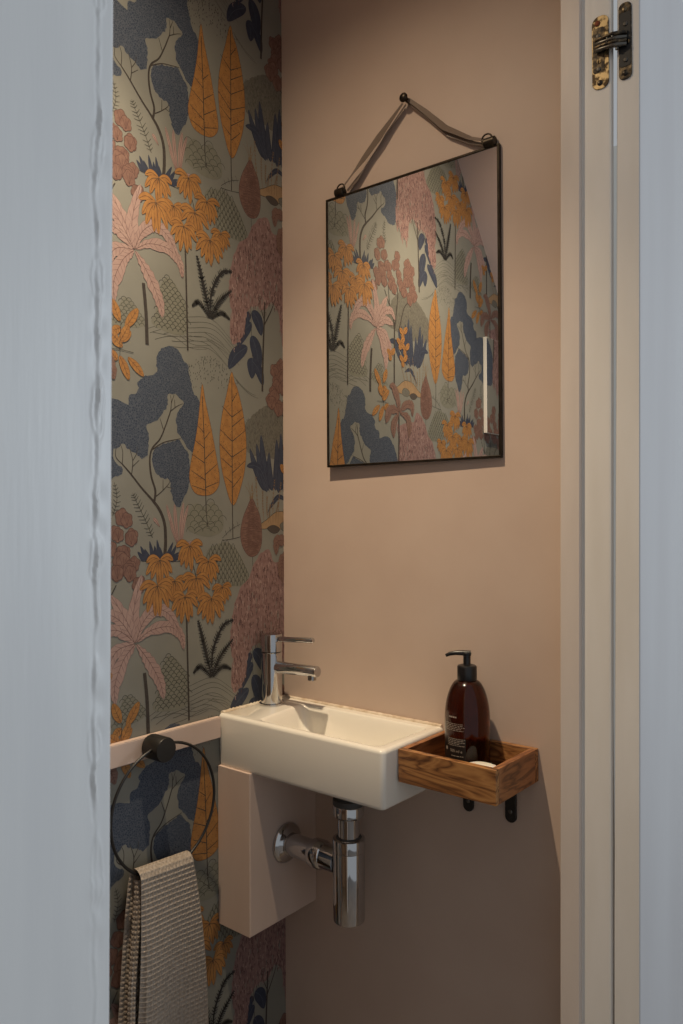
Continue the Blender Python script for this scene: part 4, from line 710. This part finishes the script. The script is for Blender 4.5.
def towel(u, v):
    # v 0 = front hem, 1 = back hem; the fold over the ring sits at vf
    arc = math.pi * FR_; tot = LEN_F + arc + LEN_B; s_ = v * tot
    sag = .006 * (1 - (2 * u - 1) ** 2) * 0 + .006 * u * -1 + .004
    if s_ < LEN_F:
        t = 1 - s_ / LEN_F                   # 0 at fold, 1 at hem
        yl = lerp(-.3800, -.3830, t); yr = lerp(-.2750, -.2430, t ** .8)
        y = lerp(yl, yr, u)
        x = RX + FR_ + .006 * math.sin(math.pi * min(1, t * 1.2)) + .0045 * t * math.sin(2 * math.pi * (u * 1.15 + .1)) - .014 * t * max(0, (.12 - u) / .12) ** 2
        return (x, y, ZF + .0005 + sag - t * LEN_F)
    if s_ < LEN_F + arc:
        a = (s_ - LEN_F) / FR_
        y = lerp(-.3800, -.2750, u)
        return (RX + FR_ * math.cos(a), y, ZF + sag + FR_ * 1.15 * math.sin(a))
    t = (s_ - LEN_F - arc) / LEN_B
    yl = lerp(-.3800, -.4080, t ** .7); yr = lerp(-.2750, -.2620, t)
    y = lerp(yl, yr, u)
    x = RX - FR_ - .003 * t + .0030 * t * math.sin(2 * math.pi * (u * 1.4))
    return (max(.0075, x), y, ZF + sag - t * LEN_B)
gt = cloth(towel, 15, 92, .0026)
part('outer_layer', MB().rings(gt, False, False, closed=False), M['towel'], tw, smooth=80, recalc=False)
def inner_fold(u, v):
    # the towel's folded-in half, showing as a soft roll at the left between front and back
    yl = lerp(-.3790, -.3990, v ** .7)
    a = math.pi * (u - .5)
    return (RX - .001 + .0085 * math.sin(a), yl + .0095 - .0095 * math.cos(a) + .0015 * math.sin(v * 9), ZF + .004 - v * .335)
gi = cloth(inner_fold, 5, 44, .0022)
part('folded_layer', MB().rings(gi, False, False, closed=False), M['towel'], tw, smooth=80, recalc=False)

# ------------------------------------------------------------------ mirror
MX0, MX1, MZ0, MZ1 = .1245, .4815, .0960, .5975
mr = thing('wall_mirror', 'rectangular mirror in a thin dark metal frame hung by a ribbon', 'mirror', ((MX0 + MX1) / 2, -.0085, MZ0))
fy0, fy1 = -.0105, -.0030
f = MB(); w = .0040
part('glass', MB().box(MX0 + .002, MX1 - .002, -.0088, -.0060, MZ0 + .002, MZ1 - .002), M['mirror'], mr)
part('backing', MB().box(MX0 + .003, MX1 - .003, -.0058, -.0035, MZ0 + .003, MZ1 - .003), M['black'], mr)
for a in ((MX0, MX1, MZ1 - w, MZ1), (MX0, MX1, MZ0, MZ0 + w), (MX0, MX0 + w, MZ0 + w, MZ1 - w), (MX1 - w, MX1, MZ0 + w, MZ1 - w)):
    part('frame_strip', MB().box(a[0], a[1], fy0, fy1, a[2], a[3]), M['frame'], mr, bevel=.0008)
for x, s_ in ((.1590, 1), (MX1 - .016, -1)):
    lg = part('lug', MB().lathe([(.0072, -.0095), (.0082, -.0085), (.0082, .0085), (.0072, .0095)], (x, -.0095, MZ1 + .0050), 'X', 24), M['frame'], mr, smooth=40)
    part('ring_loop', MB().tube([(x + s_ * .004 + .009 * math.cos(t), -.0130 , MZ1 + .0100 + .0085 * math.sin(t)) for t in [2 * math.pi * k / 24 for k in range(24)]], .0014, 8, closed=True), M['frame'], lg, smooth=60)
NXh, NZh = .3060, .7255
def band(pts, w0, name='ribbon'):
    """satin band: pts = (x, y, z, half width, twist in degrees)"""
    m = MB(); P = [Vector(p[:3]) for p in pts]
    K = len(P); fine = []
    for i in range(K - 1):
        for k in range(10):
            t = k / 10; fine.append((P[i].lerp(P[i + 1], t), lerp(pts[i][3], pts[i + 1][3], t), lerp(pts[i][4], pts[i + 1][4], t)))
    fine.append((P[-1], pts[-1][3], pts[-1][4])); rs = []
    for i, (p, hw, tws) in enumerate(fine):
        t = (fine[min(i + 1, len(fine) - 1)][0] - fine[max(i - 1, 0)][0]).normalized()
        n = Vector((0, -1, 0)); s_ = t.cross(n).normalized(); n2 = s_.cross(t).normalized()
        a = R(tws); b = s_ * math.cos(a) + n2 * math.sin(a); c_ = n2 * math.cos(a) - s_ * math.sin(a)
        rs.append([p + b * hw + c_ * .0003, p - b * hw + c_ * .0003, p - b * hw - c_ * .0003, p + b * hw - c_ * .0003])
    m.rings(rs)
    return part(name, m, M['ribbon'], mr, smooth=30)
LX, RXm, LZ = .1655, .4600, .6085
band([(.1660, -.0130, .6075, .0024, 20), (.1870, -.0130, .6250, .0030, 30), (.2150, -.0125, .6480, .0070, 12), (.2480, -.012, .6760, .0082, 10), (.2985, -.010, .7215, .0034, 25)], 1)
band([(.1730, -.0060, .6035, .0030, 15), (.1960, -.0060, .6190, .0058, 20), (.2290, -.007, .6480, .0018, 60), (.2600, -.008, .6790, .0030, 30), (.3030, -.007, .7190, .0032, 30)], 1)
band([(.3100, -.0100, .7245, .0030, 20), (.3440, -.0110, .6925, .0046, 25), (.3840, -.0120, .6510, .0058, 30), (.4310, -.0120, .6190, .0046, 40), (.4580, -.0130, .6075, .0028, 40)], 1)
band([(.3090, -.0070, .7200, .0028, 30), (.3480, -.0070, .6820, .0032, 50), (.3900, -.0070, .6410, .0050, 15), (.4320, -.0080, .6130, .0042, 35), (.4550, -.0090, .6020, .0028, 30)], 1)
mr.rotation_euler = (0, 0, R(.9))
nl = thing('wall_hook', 'small dark round hook on the pink wall holding the mirror ribbon', 'hook', (NXh, 0, NZh))
part('pin', MB().lathe([(.0040, -.0006), (.0040, -.0170)], (NXh, 0, NZh), 'Y', 18), M['frame'], nl, smooth=40)
part('cap', MB().lathe([(.0055, -.0165), (.0078, -.0175), (.0078, -.0200), (.0055, -.0225), (.0001, -.0232)], (NXh, 0, NZh), 'Y', 28), M['frame'], nl, smooth=50)

# ------------------------------------------------------------------ papered cupboard seen in the mirror
mc = thing('wall_cupboard', 'slim wallpapered wall cupboard with a white edge, reflected in the mirror', 'cupboard', (.012, -1.02, .2430))
part('carcass', MB().box(.0012, .0120, -1.20, -.8860, .2430, .5180), M['white'], mc, bevel=.0010)
door_p = wallpaper('papered_door', mc, -1.199, -.8872, .2440, .5170, .0121)

# ------------------------------------------------------------------ ceiling downlight
LXl, LYl = .275, -.510
dl = thing('ceiling_downlight', 'round recessed downlight in the cloakroom ceiling', 'light', (LXl, LYl, CEIL))
part('bezel', MB().lathe([(.0300, -.0005), (.0420, -.0005), (.0430, -.0030), (.0400, -.0055), (.0310, -.0045)], (LXl, LYl, CEIL), 'Z', 40, cap=False), M['white'], dl, smooth=40)
lamp_m = mat('lamp_glass', (1, .9, .75, 1), .4); nb = nodes(lamp_m)[3]
nb.inputs['Emission Color'].default_value = (1, .76, .48, 1); nb.inputs['Emission Strength'].default_value = 12
part('lamp_lens', MB().lathe([(.0290, -.0010), (.0290, -.0030), (.0001, -.0036)], (LXl, LYl, CEIL), 'Z', 32), lamp_m, dl, smooth=40)
for nm, en, sz, bl in (('downlight_beam', 68, 90, 1.0), ('downlight_spill', 13, 156, 1.0)):
    ld = bpy.data.lights.new(nm, 'SPOT'); ld.energy = en; ld.color = (1.0, .79, .54); ld.spot_size = R(sz); ld.spot_blend = bl; ld.shadow_soft_size = .012
    lo_ = bpy.data.objects.new(nm, ld); C.objects.link(lo_); lo_.location = (LXl, LYl, CEIL - .012); TOP.append(lo_)

# hall daylight: world light plus an added, unseen area lamp off to the right
wd = bpy.data.worlds.new('World'); bpy.context.scene.world = wd; wd.use_nodes = True
bg = wd.node_tree.nodes['Background']; bg.inputs['Color'].default_value = (.90, .95, 1.0, 1); bg.inputs['Strength'].default_value = .37
wl_ = bpy.data.lights.new('added_hall_daylight', 'AREA'); wl_.shape = 'RECTANGLE'; wl_.size = 1.0; wl_.size_y = 1.3; wl_.energy = 26; wl_.color = (.80, .90, 1.0)
wo_ = bpy.data.objects.new('added_hall_daylight', wl_); C.objects.link(wo_); wo_.location = (2.7, .95, .30)
wo_.rotation_euler = (Vector((.7, -.5, -.1)) - Vector((2.7, .95, .30))).to_track_quat('-Z', 'Y').to_euler(); TOP.append(wo_)

# ------------------------------------------------------------------ camera
cam = bpy.data.cameras.new('camera'); co = bpy.data.objects.new('camera', cam); C.objects.link(co)
cam.sensor_fit = 'VERTICAL'; cam.sensor_height = 36; cam.sensor_width = 24; cam.lens = 780 / 1024 * 36
yaw, pit, rol = R(50.8), R(.5), R(-.3)
F = Vector((-math.cos(yaw) * math.cos(pit), math.sin(yaw) * math.cos(pit), math.sin(pit)))
Rt = Vector((math.sin(yaw), math.cos(yaw), 0)); U = Rt.cross(F)
c_, s_ = math.cos(rol), math.sin(rol)
R2 = Rt * c_ + U * s_; U2 = U * c_ - Rt * s_
m3 = Matrix((R2, U2, -F)).transposed()
co.matrix_world = Matrix.Translation((1.066, -1.1252, 0)) @ m3.to_4x4()
cam.clip_start = .02; cam.dof.use_dof = True; cam.dof.focus_distance = 1.30; cam.dof.aperture_fstop = 22
TOP.append(co)
bpy.context.scene.camera = co
for o in TOP: o.location.z += ZC

sc = bpy.context.scene
vs = sc.view_settings; vs.view_transform = 'Standard'; vs.look = 'None'; vs.gamma = 1; vs.use_curve_mapping = False; vs.exposure = 0.0
sc.cycles.max_bounces = 10; sc.cycles.glossy_bounces = 6; sc.cycles.transmission_bounces = 8; sc.cycles.use_denoising = True
sc.cycles.caustics_reflective = False; sc.cycles.caustics_refractive = False
